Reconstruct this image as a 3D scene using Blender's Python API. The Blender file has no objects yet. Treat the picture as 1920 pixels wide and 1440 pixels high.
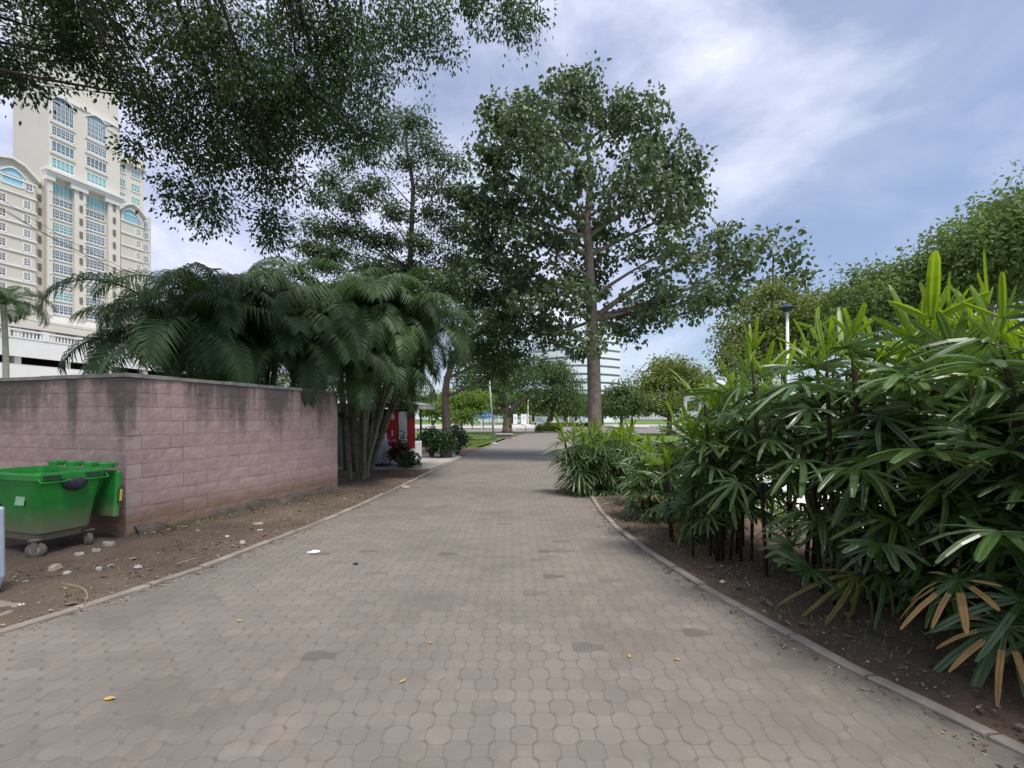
import bpy, math, random
import numpy as np
from mathutils import Vector, Matrix, noise
random.seed(7); RNG = np.random.default_rng(7)
C = bpy.context.scene.collection
SC = bpy.context.scene
R = math.radians

# ------------------------------------------------------------------ camera, sky, sun, exposure
F, CX, HY, H = 850.0, 960.0, 785.0, 1.65          # focal length in photo pixels, centre, horizon row, eye height
cd = bpy.data.cameras.new('camera'); cam = bpy.data.objects.new('camera', cd); C.objects.link(cam)
cd.sensor_width = 36; cd.lens = 36 * F / 1920; cd.shift_y = (HY - 720) / 1920
cd.clip_start = 0.05; cd.clip_end = 3000
cam.location = (0, 0, H); cam.rotation_euler = (R(90), 0, 0); SC.camera = cam

SUN_EL, SUN_AZ = R(66), R(140)                      # azimuth from +Y towards +X
w = bpy.data.worlds.new('World'); SC.world = w; w.use_nodes = True
nt = w.node_tree; nt.nodes.clear()
wo = nt.nodes.new('ShaderNodeOutputWorld'); bg = nt.nodes.new('ShaderNodeBackground')
sky = nt.nodes.new('ShaderNodeTexSky'); sky.sky_type = 'NISHITA'; sky.sun_disc = False
sky.sun_elevation = SUN_EL; sky.sun_rotation = SUN_AZ; sky.air_density = 1.0; sky.dust_density = 1.6; sky.ozone_density = 3.5
tc = nt.nodes.new('ShaderNodeTexCoord'); mp = nt.nodes.new('ShaderNodeMapping')
mp.inputs['Scale'].default_value = (1, 1, 1.7); mp.inputs['Location'].default_value = (2.8, 4.6, 1.5)
n1 = nt.nodes.new('ShaderNodeTexNoise'); n1.inputs['Scale'].default_value = 1.9; n1.inputs['Detail'].default_value = 9
n1.inputs['Roughness'].default_value = 0.56; n1.inputs['Distortion'].default_value = 0.35
r1 = nt.nodes.new('ShaderNodeValToRGB'); r1.color_ramp.elements[0].position = .38; r1.color_ramp.elements[1].position = .6
r1.color_ramp.elements[0].color = (.3, .3, .3, 1); r1.color_ramp.elements[1].color = (.97, .97, .97, 1)
n2 = nt.nodes.new('ShaderNodeTexNoise'); n2.inputs['Scale'].default_value = 2.4; n2.inputs['Detail'].default_value = 9; n2.inputs['Roughness'].default_value = .58; n2.inputs['Distortion'].default_value = .6
r2 = nt.nodes.new('ShaderNodeValToRGB'); r2.color_ramp.elements[0].position = .40; r2.color_ramp.elements[1].position = .66
r2.color_ramp.elements[0].color = (3.8, 4.2, 5.8, 1); r2.color_ramp.elements[1].color = (7.2, 7.4, 8.6, 1)
mx = nt.nodes.new('ShaderNodeMixRGB')
L = nt.links.new
L(tc.outputs['Generated'], mp.inputs['Vector']); L(mp.outputs[0], n1.inputs['Vector']); L(mp.outputs[0], n2.inputs['Vector'])
sxz = nt.nodes.new('ShaderNodeSeparateXYZ'); L(tc.outputs['Generated'], sxz.inputs[0])
mad = nt.nodes.new('ShaderNodeMath'); mad.operation = 'MULTIPLY_ADD'; mad.inputs[1].default_value = -.19
L(sxz.outputs[0], mad.inputs[0]); L(n1.outputs['Fac'], mad.inputs[2]); L(mad.outputs[0], r1.inputs[0]); L(n2.outputs['Fac'], r2.inputs[0]); L(r1.outputs[0], mx.inputs[0])
L(sky.outputs[0], mx.inputs[1]); L(r2.outputs[0], mx.inputs[2]); L(mx.outputs[0], bg.inputs[0]); L(bg.outputs[0], wo.inputs[0])
bg.inputs[1].default_value = 0.078
sl = bpy.data.lights.new('sun', 'SUN'); sl.energy = 2.3; sl.angle = R(16); sl.color = (1, .95, .87)
so = bpy.data.objects.new('sun', sl); C.objects.link(so)
sv = Vector((math.cos(SUN_EL) * math.sin(SUN_AZ), math.cos(SUN_EL) * math.cos(SUN_AZ), math.sin(SUN_EL)))
so.rotation_euler = (-sv).to_track_quat('-Z', 'Y').to_euler(); so.location = (20, 20, 60)
vs = SC.view_settings; SC.display_settings.display_device = 'sRGB'
vs.view_transform = 'Standard'; vs.look = 'None'; vs.gamma = 1; vs.use_curve_mapping = False; vs.exposure = 1.0
SC.cycles.max_bounces = 8; SC.cycles.diffuse_bounces = 4; SC.cycles.glossy_bounces = 3; SC.cycles.transmission_bounces = 4

# ------------------------------------------------------------------ helpers
def P(px, py, d): return Vector(((px - CX) / F * d, d, H + (HY - py) / F * d))
def G(px, py):
    d = H * F / (py - HY); return Vector(((px - CX) / F * d, d, 0))
def U(a, b): return random.uniform(a, b)
def tag(o, label=None, cat=None, group=None, kind=None):
    if label: o['label'] = label
    if cat: o['category'] = cat
    if group: o['group'] = group
    if kind: o['kind'] = kind
    return o
def link(name, me, parent=None, M=None):
    o = bpy.data.objects.new(name, me); C.objects.link(o)
    if parent is not None: o.parent = parent
    if M is not None: o.matrix_basis = M
    return o
def thing(name, label, cat, loc=(0, 0, 0), rz=0, group=None, kind=None):
    o = bpy.data.objects.new(name, None); C.objects.link(o); o.empty_display_size = .1
    o.location = loc; o.rotation_euler = (0, 0, rz)
    return tag(o, label, cat, group, kind)

class MB:
    def __init__(s): s.v = []; s.f = []; s.mi = []
    def add(s, vs, fs, m=0):
        k = len(s.v); s.v += [tuple(v) for v in vs]; s.f += [tuple(i + k for i in f) for f in fs]; s.mi += [m] * len(fs)
    def box(s, c, size, M=None, m=0, taper=1.0):
        x, y, z = [q / 2 for q in size]; c = Vector(c)
        vs = [Vector((a * x * (taper if e < 0 else 1), b * y * (taper if e < 0 else 1), e * z)) for e in (-1, 1) for b in (-1, 1) for a in (-1, 1)]
        if M is not None: vs = [M @ v for v in vs]
        s.add([v + c for v in vs], [(0, 2, 3, 1), (4, 5, 7, 6), (0, 1, 5, 4), (2, 6, 7, 3), (0, 4, 6, 2), (1, 3, 7, 5)], m)
    def bbox(s, c, size, b=.02, M=None, m=0):
        # box with chamfered vertical and top edges
        x, y, z = [q / 2 for q in size]; c = Vector(c); rings = []
        def ring(ix, zz): return [Vector((sx * (x - ix) + (0 if k else 0), sy * (y - ix), zz)) for k, (sx, sy) in enumerate(((-1, -1), (1, -1), (1, 1), (-1, 1)))]
        def ring8(ix, zz):
            X, Y = x - ix, y - ix
            return [Vector(p) for p in ((-X + b, -Y, zz), (X - b, -Y, zz), (X, -Y + b, zz), (X, Y - b, zz), (X - b, Y, zz), (-X + b, Y, zz), (-X, Y - b, zz), (-X, -Y + b, zz))]
        rs = [ring8(0, -z), ring8(0, z - b), ring8(b * .7, z)]
        vs = [v for r in rs for v in r]
        if M is not None: vs = [M @ v for v in vs]
        fs = [tuple(range(7, -1, -1)), tuple(range(16, 24))]
        for k in range(2):
            for i in range(8):
                j = (i + 1) % 8; fs.append((k * 8 + i, k * 8 + j, k * 8 + 8 + j, k * 8 + 8 + i))
        s.add([v + c for v in vs], fs, m)
    def tube(s, pts, rad, n=6, m=0, cap=True):
        pts = [Vector(p) for p in pts]; k0 = len(s.v); N = len(pts)
        if not hasattr(rad, '__len__'): rad = [rad] * N
        ref = Vector((0.123, 0.32, 1)).normalized()
        for i, p in enumerate(pts):
            t = (pts[min(i + 1, N - 1)] - pts[max(i - 1, 0)])
            if t.length < 1e-9: t = Vector((0, 0, 1))
            t.normalize()
            a = t.cross(Vector((1, 0.1, 0)) if abs(t.z) > .9 else Vector((0, 0, 1))).normalized(); b = t.cross(a)
            for j in range(n):
                an = 2 * math.pi * j / n
                s.v.append(tuple(p + (a * math.cos(an) + b * math.sin(an)) * rad[i]))
        for i in range(N - 1):
            for j in range(n):
                jj = (j + 1) % n
                s.f.append((k0 + i * n + j, k0 + i * n + jj, k0 + (i + 1) * n + jj, k0 + (i + 1) * n + j)); s.mi.append(m)
        if cap:
            s.f.append(tuple(k0 + j for j in range(n))[::-1]); s.mi.append(m)
            s.f.append(tuple(k0 + (N - 1) * n + j for j in range(n))); s.mi.append(m)
    def lathe(s, prof, c=(0, 0, 0), n=12, M=None, m=0):
        c = Vector(c); k0 = len(s.v)
        for r, z in prof:
            for j in range(n):
                v = Vector((r * math.cos(2 * math.pi * j / n), r * math.sin(2 * math.pi * j / n), z))
                if M is not None: v = M @ v
                s.v.append(tuple(v + c))
        for i in range(len(prof) - 1):
            for j in range(n):
                jj = (j + 1) % n
                s.f.append((k0 + i * n + j, k0 + i * n + jj, k0 + (i + 1) * n + jj, k0 + (i + 1) * n + j)); s.mi.append(m)
        s.f.append(tuple(k0 + j for j in range(n))[::-1]); s.mi.append(m)
        s.f.append(tuple(k0 + (len(prof) - 1) * n + j for j in range(n))); s.mi.append(m)
    def poly(s, pts, m=0): s.add(pts, [tuple(range(len(pts)))], m)
    def prism(s, pts, z0, z1, m=0):
        n = len(pts)
        vs = [(p[0], p[1], z0) for p in pts] + [(p[0], p[1], z1) for p in pts]
        s.add(vs, [tuple(range(n))[::-1], tuple(range(n, 2 * n))] + [(i, (i + 1) % n, n + (i + 1) % n, n + i) for i in range(n)], m)
    def mesh(s, name, mats, off=None, smooth=False):
        me = bpy.data.meshes.new(name)
        vs = s.v if off is None else [(v[0] - off[0], v[1] - off[1], v[2] - off[2]) for v in s.v]
        me.from_pydata(vs, [], s.f)
        for q in (mats if isinstance(mats, (list, tuple)) else [mats]): me.materials.append(q)
        if any(s.mi): me.polygons.foreach_set('material_index', s.mi)
        if smooth: me.polygons.foreach_set('use_smooth', [True] * len(me.polygons))
        return me
    def build(s, name, mats, parent=None, smooth=False):
        """vertices in world space (parents carry no rotation); made local to the parent chain"""
        off = Vector((0, 0, 0)); q = parent
        while q is not None: off += q.location; q = q.parent
        return link(name, s.mesh(name, mats, off, smooth), parent)
    def local(s, name, mats, parent=None, smooth=False, M=None):
        return link(name, s.mesh(name, mats, None, smooth), parent, M)

def np_mesh(name, V, faces, mat, rnd=None, smooth=False):
    """faces: (M,k) array of one size"""
    me = bpy.data.meshes.new(name); V = np.asarray(V, np.float32); faces = np.asarray(faces, np.int32)
    M_, k = faces.shape
    me.vertices.add(len(V)); me.vertices.foreach_set('co', V.ravel())
    me.loops.add(M_ * k); me.loops.foreach_set('vertex_index', faces.ravel())
    me.polygons.add(M_); me.polygons.foreach_set('loop_start', np.arange(M_, dtype=np.int32) * k)
    me.polygons.foreach_set('loop_total', np.full(M_, k, np.int32))
    me.polygons.foreach_set('use_smooth', np.full(M_, bool(smooth)))
    if rnd is not None:
        at = me.attributes.new('rnd', 'FLOAT', 'FACE'); at.data.foreach_set('value', np.asarray(rnd, np.float32))
    me.materials.append(mat); me.update(calc_edges=True); me.validate()
    return me

# ------------------------------------------------------------------ materials
def new_mat(name):
    m = bpy.data.materials.new(name); m.use_nodes = True; t = m.node_tree
    return m, t, t.nodes['Principled BSDF'], t.nodes['Material Output']
def N_(t, kind, **kw):
    n = t.nodes.new(kind)
    for k, v in kw.items():
        if k in n.inputs: n.inputs[k].default_value = v
        else: setattr(n, k, v)
    return n
def ramp(t, fac, stops):
    r = t.nodes.new('ShaderNodeValToRGB'); e = r.color_ramp.elements
    while len(e) < len(stops): e.new(.5)
    for i, (p, c) in enumerate(stops):
        e[i].position = p; e[i].color = (*c, 1) if len(c) == 3 else c
    t.links.new(fac, r.inputs[0]); return r.outputs[0]
def mixc(t, fac, a, b, mode='MIX'):
    n = t.nodes.new('ShaderNodeMixRGB'); n.blend_type = mode
    for i, q in ((0, fac), (1, a), (2, b)):
        if hasattr(q, 'is_linked'): t.links.new(q, n.inputs[i])
        else: n.inputs[i].default_value = q if i == 0 else (*q, 1)
    return n.outputs[0]
def pos(t, world=False):
    if world: return N_(t, 'ShaderNodeNewGeometry').outputs['Position']
    return N_(t, 'ShaderNodeTexCoord').outputs['Object']
def noise_(t, vec, scale, detail=5, rough=.6, stretch=None):
    if stretch:
        mp = N_(t, 'ShaderNodeMapping'); mp.inputs['Scale'].default_value = stretch; t.links.new(vec, mp.inputs['Vector']); vec = mp.outputs[0]
    n = N_(t, 'ShaderNodeTexNoise', Scale=scale, Detail=detail, Roughness=rough); t.links.new(vec, n.inputs['Vector']); return n.outputs['Fac']
def bump(t, bs, h, strength, dist=.02):
    b = N_(t, 'ShaderNodeBump', Strength=strength, Distance=dist); t.links.new(h, b.inputs['Height']); t.links.new(b.outputs[0], bs.inputs['Normal'])
def surf(name, c1, c2=None, scale=6, rough=.8, bs=.3, bscale=40, spec=.3, metal=0, obj_rnd=0, world=False, bdist=.01):
    m, t, b, o = new_mat(name); v = pos(t, world)
    c2 = c2 or tuple(q * .75 for q in c1)
    col = ramp(t, noise_(t, v, scale), [(.3, c2), (.7, c1)])
    if obj_rnd:
        oi = N_(t, 'ShaderNodeObjectInfo')
        k = ramp(t, oi.outputs['Random'], [(0, (1 - obj_rnd,) * 3), (1, (1 + obj_rnd,) * 3)])
        col = mixc(t, 1.0, col, k, 'MULTIPLY')
    t.links.new(col, b.inputs['Base Color']); b.inputs['Roughness'].default_value = rough
    b.inputs['Specular IOR Level'].default_value = spec; b.inputs['Metallic'].default_value = metal
    if bs: bump(t, b, noise_(t, v, bscale, 6), bs, bdist)
    return m
def leafmat(name, cols, rough=.5, trans=.3, tcol=(.25, .4, .05), use_obj=False, spec=.5, vein=False):
    m, t, b, o = new_mat(name)
    if use_obj: fac = N_(t, 'ShaderNodeObjectInfo').outputs['Random']
    else: fac = N_(t, 'ShaderNodeAttribute', attribute_name='rnd').outputs['Fac']
    n = len(cols); col = ramp(t, fac, [(i / (n - 1), c) for i, c in enumerate(cols)])
    if vein:
        v = pos(t); col = mixc(t, 1.0, col, ramp(t, noise_(t, v, 9, 4), [(.3, (.75, .8, .7)), (.7, (1.15, 1.1, 1.1))]), 'MULTIPLY')
    t.links.new(col, b.inputs['Base Color']); b.inputs['Roughness'].default_value = rough
    b.inputs['Specular IOR Level'].default_value = spec
    tr = N_(t, 'ShaderNodeBsdfTranslucent'); tr.inputs[0].default_value = (*tcol, 1)
    if True:
        tcx = mixc(t, .5, col, tcol); t.links.new(tcx, tr.inputs[0])
    mx = N_(t, 'ShaderNodeMixShader'); mx.inputs[0].default_value = trans
    t.links.new(b.outputs[0], mx.inputs[1]); t.links.new(tr.outputs[0], mx.inputs[2]); t.links.new(mx.outputs[0], o.inputs[0])
    return m

# pavers: dusty concrete, each stone its own tint, big soft stains in place on the ground
def paver_mat(name, use_obj):
    m, t, b, o = new_mat(name); v = pos(t, True)
    fac = N_(t, 'ShaderNodeObjectInfo').outputs['Random'] if use_obj else N_(t, 'ShaderNodeAttribute', attribute_name='rnd').outputs['Fac']
    col = ramp(t, fac, [(0, (.12, .107, .093)), (.03, (.168, .15, .131)), (.5, (.179, .16, .14)), (1, (.192, .172, .15))])
    big = ramp(t, noise_(t, v, .55, 5, .65), [(.3, (.74, .735, .72)), (.52, (1, 1, 1)), (.75, (1.1, 1.07, 1.03))])
    col = mixc(t, 1.0, col, big, 'MULTIPLY')
    col = mixc(t, ramp(t, noise_(t, v, 3.5, 6, .7), [(.52, (0, 0, 0)), (.78, (.55, .55, .55))]), col, (.27, .225, .185))
    col = mixc(t, ramp(t, noise_(t, v, 9, 3, .6), [(.7, (0, 0, 0)), (.76, (.6, .6, .6))]), col, (.13, .118, .108))
    col = mixc(t, ramp(t, noise_(t, v, 1.7, 7, .75), [(.6, (0, 0, 0)), (.74, (.45, .45, .45))]), col, (.115, .1, .085))
    col = mixc(t, ramp(t, noise_(t, v, 60, 2, .6), [(.72, (0, 0, 0)), (.8, (.35, .35, .35))]), col, (.42, .4, .37))
    t.links.new(col, b.inputs['Base Color']); b.inputs['Roughness'].default_value = .85; b.inputs['Specular IOR Level'].default_value = .25
    bump(t, b, noise_(t, v, 90, 5, .7), .35, .006)
    return m
PAVE = paver_mat('paver_concrete', True); PAVE_M = paver_mat('paver_concrete_far', False)

def soil_mat():
    m, t, b, o = new_mat('soil'); v = pos(t, True)
    col = ramp(t, noise_(t, v, 1.1, 6, .65), [(.3, (.085, .066, .051)), (.5, (.13, .1, .077)), (.72, (.175, .135, .104))])
    col = mixc(t, ramp(t, noise_(t, v, 26, 5, .7), [(.56, (0, 0, 0)), (.7, (.7, .7, .7))]), col, (.21, .165, .125))
    col = mixc(t, ramp(t, noise_(t, v, 14, 4, .7), [(.62, (0, 0, 0)), (.72, (.6, .6, .6))]), col, (.04, .032, .024))
    sx = N_(t, 'ShaderNodeSeparateXYZ'); t.links.new(v, sx.inputs[0])
    rr = ramp(t, noise_(t, v, .4, 3), [(.4, (0, 0, 0)), (.6, (.5, .5, .5))])
    xr_ = N_(t, 'ShaderNodeMapRange'); xr_.inputs[1].default_value = -1; xr_.inputs[2].default_value = 1.5; t.links.new(sx.outputs[0], xr_.inputs[0])
    yr_ = N_(t, 'ShaderNodeMapRange'); yr_.inputs[1].default_value = 8.5; yr_.inputs[2].default_value = 13; t.links.new(sx.outputs[1], yr_.inputs[0])
    mxm = N_(t, 'ShaderNodeMath', operation='MAXIMUM'); t.links.new(xr_.outputs[0], mxm.inputs[0]); t.links.new(yr_.outputs[0], mxm.inputs[1])
    mm2 = N_(t, 'ShaderNodeMath', operation='MULTIPLY'); t.links.new(mxm.outputs[0], mm2.inputs[0]); t.links.new(rr, mm2.inputs[1])
    col = mixc(t, mm2.outputs[0], col, (.2, .115, .075))
    t.links.new(col, b.inputs['Base Color']); b.inputs['Roughness'].default_value = .95; b.inputs['Specular IOR Level'].default_value = .15
    bump(t, b, noise_(t, v, 45, 7, .75), .8, .02)
    return m
SOIL = soil_mat()
BED = surf('joint_sand', (.165, .147, .127), (.125, .111, .096), 5, .95, .4, 80, .1, world=True)
KERB = surf('kerb_concrete', (.31, .275, .235), (.17, .15, .128), 3, .9, .5, 50, .2, obj_rnd=.12, world=True)
CONC = surf('concrete', (.42, .4, .37), (.28, .265, .245), 2.5, .85, .3, 40, .25, world=True)
BRIGHT = surf('pale_sunlit_paving', (.8, .78, .74), (.68, .66, .62), 1.2, .85, .2, 30, .25, world=True)  # pale concrete; sunlit brightness behind the hedge is put into this albedo
ROADP = surf('pinkish_road', (.46, .41, .4), (.38, .34, .33), .4, .9, .1, 10, .2, world=True)
GRASS = surf('lawn_grass', (.14, .22, .05), (.085, .14, .035), .8, .95, .7, 30, .1, world=True, bdist=.05)
GROUND = surf('far_ground', (.11, .15, .05), (.08, .1, .04), .05, .95, .3, 8, .1, world=True)

def wall_mat(name, smooth=False):
    m, t, b, o = new_mat(name); v = pos(t, True)
    base = ramp(t, noise_(t, v, 7, 6, .7), [(.3, (.38, .262, .245)), (.7, (.49, .347, .326))])
    if smooth: base = ramp(t, noise_(t, v, 4, 5, .6), [(.3, (.4, .31, .295)), (.7, (.48, .38, .36))])
    oi = N_(t, 'ShaderNodeObjectInfo')
    base = mixc(t, 1.0, base, ramp(t, oi.outputs['Random'], [(0, (.94, .935, .935)), (.5, (1, 1, 1)), (1, (1.05, 1.05, 1.045))]), 'MULTIPLY')
    sx = N_(t, 'ShaderNodeSeparateXYZ'); t.links.new(v, sx.inputs[0])
    # grey-black streaks running down from the coping
    st = noise_(t, v, 2.3, 4, .6, (1.0, 1.0, .07))
    hm = N_(t, 'ShaderNodeMapRange'); hm.inputs[1].default_value = .1; hm.inputs[2].default_value = 2.25; t.links.new(sx.outputs[2], hm.inputs[0])
    ad = N_(t, 'ShaderNodeMath', operation='MULTIPLY'); t.links.new(hm.outputs[0], ad.inputs[0]); t.links.new(st, ad.inputs[1])
    ad2 = N_(t, 'ShaderNodeMath', operation='MULTIPLY_ADD'); t.links.new(noise_(t, v, 9, 5), ad2.inputs[0]); ad2.inputs[1].default_value = .16; t.links.new(ad.outputs[0], ad2.inputs[2])
    base = mixc(t, ramp(t, ad2.outputs[0], [(.405, (0, 0, 0)), (.56, (.85, .85, .85))]), base, (.115, .098, .088))
    # dried mud splashed up from the soil
    ml = N_(t, 'ShaderNodeMapRange'); ml.inputs[1].default_value = .62; ml.inputs[2].default_value = .08; t.links.new(sx.outputs[2], ml.inputs[0])
    mm = N_(t, 'ShaderNodeMath', operation='MULTIPLY_ADD'); t.links.new(noise_(t, v, 3.5, 5), mm.inputs[0]); mm.inputs[1].default_value = .7; t.links.new(ml.outputs[0], mm.inputs[2])
    base = mixc(t, ramp(t, mm.outputs[0], [(.55, (0, 0, 0)), (1.0, (.85, .85, .85))]), base, (.25, .165, .11))
    t.links.new(base, b.inputs['Base Color']); b.inputs['Roughness'].default_value = .92; b.inputs['Specular IOR Level'].default_value = .2
    if not smooth: bump(t, b, noise_(t, v, 26, 8, .75, (1, 1, 1.4)), .5, .012)
    else: bump(t, b, noise_(t, v, 90, 5), .25, .004)
    return m
WALL = wall_mat('split_face_block'); WALLS = wall_mat('smooth_block', True)
MORT = surf('mortar', (.36, .262, .245), (.25, .182, .168), 5, .95, .4, 60, .1, world=True)
COPE = surf('coping_concrete', (.35, .33, .31), (.17, .155, .145), 4, .9, .5, 50, .2, world=True)

def bin_mat():
    m, t, b, o = new_mat('green_bin_plastic'); v = pos(t, True)
    col = ramp(t, noise_(t, v, 3, 5), [(.3, (.022, .19, .032)), (.55, (.026, .27, .042)), (.75, (.045, .29, .058))])
    sx = N_(t, 'ShaderNodeSeparateXYZ'); t.links.new(v, sx.inputs[0])
    ml = N_(t, 'ShaderNodeMapRange'); ml.inputs[1].default_value = .78; ml.inputs[2].default_value = .12; t.links.new(sx.outputs[2], ml.inputs[0])
    mm = N_(t, 'ShaderNodeMath', operation='MULTIPLY_ADD'); t.links.new(noise_(t, v, 4, 6, .7), mm.inputs[0]); mm.inputs[1].default_value = .5; t.links.new(ml.outputs[0], mm.inputs[2])
    col = mixc(t, ramp(t, noise_(t, v, 13, 7, .75, (1, 1, .5)), [(.56, (0, 0, 0)), (.72, (.55, .55, .55))]), col, (.06, .09, .05))
    col = mixc(t, ramp(t, mm.outputs[0], [(.5, (0, 0, 0)), (1.1, (.88, .88, .88))]), col, (.22, .19, .13))
    t.links.new(col, b.inputs['Base Color']); b.inputs['Roughness'].default_value = .5; b.inputs['Specular IOR Level'].default_value = .35
    bump(t, b, noise_(t, v, 60, 4), .1, .004)
    return m
BING = bin_mat()
DARKG = surf('dark_grey_plastic', (.05, .055, .065), (.035, .04, .045), 6, .5, .1, 40, .4)
BLACK = surf('black_rubber', (.02, .02, .022), (.03, .028, .026), 6, .7, .2, 40, .3)
DUSTR = surf('dusty_rubber', (.2, .175, .15), (.12, .1, .085), 6, .85, .3, 40, .2)
YEL = surf('yellow_strip', (.7, .55, .06), (.6, .45, .05), 6, .6, 0)
PBLUE = surf('pale_blue_plastic', (.62, .7, .82), (.5, .57, .68), 3, .45, .05, 30, .4)
WHITE = surf('white_paint', (.8, .8, .79), (.7, .7, .69), 2, .6, .05, 20, .3)
RED = surf('red_vinyl', (.55, .035, .04), (.48, .03, .035), 3, .5, 0)
WVIN = surf('white_vinyl', (.75, .75, .77), (.66, .66, .68), 3, .5, 0)
NAVY = surf('navy_paint', (.03, .045, .08), (.02, .03, .05), 3, .5, 0)
SHED = surf('grey_blue_sheet', (.13, .16, .18), (.08, .1, .11), 3, .55, .1, 20, .4)
DINT = surf('dark_interior', (.02, .02, .025), (.015, .015, .018), 3, .8, 0)  # shade inside openings put into a near-black colour; also inks the banner strokes
SACK = surf('white_sack', (.62, .62, .64), (.45, .46, .5), 5, .6, .6, 14, .3, bdist=.03)
GREYM = surf('grey_metal', (.38, .4, .4), (.3, .31, .31), 4, .5, .05, 30, .5, metal=.3)
BLUE = surf('blue_roof_paint', (.05, .14, .33), (.04, .1, .25), 3, .5, 0)
BARK = surf('grey_brown_bark', (.23, .185, .15), (.12, .095, .078), 5, .95, .9, 16, .15, bdist=.04)
BARKD = surf('dark_bark', (.10, .078, .062), (.05, .04, .033), 5, .95, .9, 16, .15, bdist=.04)
BARKL = surf('pale_bark', (.27, .225, .19), (.14, .115, .098), 5, .9, .6, 14, .2, bdist=.03)
CANE = surf('fibrous_cane', (.05, .038, .026), (.022, .017, .012), 14, .95, .9, 60, .1)
PSTEM = surf('palm_stem', (.2, .19, .125), (.1, .095, .065), 9, .8, .4, 30, .3)
CSHAFT = surf('palm_crownshaft', (.12, .19, .06), (.09, .13, .04), 5, .5, .1, 30, .4)
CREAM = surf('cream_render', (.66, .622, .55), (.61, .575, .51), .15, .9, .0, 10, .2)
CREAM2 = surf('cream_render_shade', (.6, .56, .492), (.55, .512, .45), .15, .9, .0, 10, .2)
WTRIM = surf('white_trim', (.76, .75, .73), (.7, .69, .67), .3, .7, 0)
def glass(name, c, rough=.12, c2=None):
    m, t, b, o = new_mat(name)
    oi = N_(t, 'ShaderNodeObjectInfo'); col = ramp(t, oi.outputs['Random'], [(0, c2 or tuple(q * .6 for q in c)), (1, c)])
    t.links.new(col, b.inputs['Base Color']); b.inputs['Roughness'].default_value = rough; b.inputs['Specular IOR Level'].default_value = .8
    return m
GLASS = glass('window_glass', (.2, .29, .36)); TEAL = glass('teal_glass', (.2, .44, .45), .15, (.26, .5, .5)); CYAN = glass('sky_blue_glass', (.3, .58, .7), .15)
TOWERG = glass('tower_glass', (.62, .74, .78), .25, (.55, .68, .72)); BANDW = surf('pale_blue_cladding', (.78, .82, .87), (.74, .78, .83), .1, .5, 0)
SKIN = surf('skin', (.28, .16, .10), (.24, .135, .085), 5, .6, 0); HAIR = surf('black_hair', (.012, .01, .01), (.02, .017, .015), 20, .6, 0)
TBLK = surf('black_cloth', (.018, .018, .02), (.012, .012, .014), 8, .9, 0); TWHT = surf('white_cloth', (.75, .75, .74), (.65, .65, .65), 8, .9, 0)
JEAN = surf('dark_trousers', (.04, .045, .06), (.03, .032, .045), 8, .9, 0)
PAPER = surf('scrap_paper', (.75, .73, .7), (.6, .57, .53), 9, .8, .2, 30); CARD = surf('scrap_cardboard', (.42, .36, .29), (.3, .25, .2), 9, .9, .3, 30)
STONE = surf('rubble_stone', (.5, .48, .45), (.33, .31, .29), 9, .9, .6, 30, .2, obj_rnd=.2); YLEAF = surf('yellow_dead_leaf', (.5, .36, .09), (.36, .23, .06), 20, .7, .2, 60)
BLEAF = surf('brown_dead_leaf', (.2, .13, .075), (.12, .08, .05), 20, .8, .2, 60, obj_rnd=.3); TWIG = surf('dry_twig', (.3, .24, .18), (.2, .16, .12), 20, .9, .3, 60)

LADY = leafmat('lady_palm_leaf', [(.044, .092, .024), (.06, .125, .03), (.082, .158, .036), (.108, .19, .042)], .38, .32, (.2, .36, .04), True, .9, True)
LADYB = leafmat('young_lady_palm_leaf', [(.10, .19, .014), (.14, .25, .018), (.17, .27, .022)], .4, .48, (.5, .68, .02), True, .5, True)
LADYD = leafmat('dry_lady_palm_leaf', [(.4, .24, .1), (.5, .34, .16)], .7, .15, (.5, .35, .15), True, .2, True)
ARECA = leafmat('areca_leaf', [(.026, .054, .019), (.038, .078, .024), (.052, .1, .03)], .55, .2, (.13, .25, .04), True, .35)  # greens lowered so the fig's shade over these palms is in the colour
ARECAY = leafmat('young_areca_leaf', [(.11, .2, .02), (.15, .25, .03)], .4, .4, (.45, .6, .04), True, .5)
FICUS = leafmat('ficus_leaf', [(.02, .045, .014), (.032, .072, .02), (.05, .1, .027)], .45, .24, (.14, .3, .03))
BIGL = leafmat('broad_leaf', [(.04, .072, .03), (.06, .105, .042), (.085, .13, .055), (.11, .15, .07)], .5, .22, (.2, .3, .06))
FEATH = leafmat('feathery_leaf', [(.036, .068, .028), (.052, .098, .036), (.075, .125, .045)], .5, .25, (.17, .27, .04))
DKTREE = leafmat('dark_tree_leaf', [(.03, .062, .02), (.046, .09, .027), (.066, .115, .034)], .5, .3, (.15, .26, .03))
YGTREE = leafmat('yellow_green_leaf', [(.09, .13, .025), (.13, .18, .03), (.19, .22, .04)], .55, .3, (.4, .45, .05))
LTTREE = leafmat('light_green_leaf', [(.085, .15, .028), (.12, .2, .034), (.16, .24, .04)], .55, .42, (.35, .5, .05))
GRTREE = leafmat('mid_green_leaf', [(.045, .085, .03), (.065, .115, .035), (.085, .14, .045)], .55, .28, (.25, .36, .05))
RAINT = leafmat('rain_tree_leaf', [(.07, .12, .034), (.095, .16, .042), (.12, .19, .055)], .55, .38, (.32, .46, .07))
SHRUB = leafmat('glossy_shrub_leaf', [(.02, .05, .018), (.032, .075, .024), (.05, .1, .03)], .3, .18, (.15, .28, .03))
REDSH = leafmat('red_brown_leaf', [(.06, .018, .016), (.09, .03, .022), (.05, .04, .02)], .4, .2, (.3, .08, .03))
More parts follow.
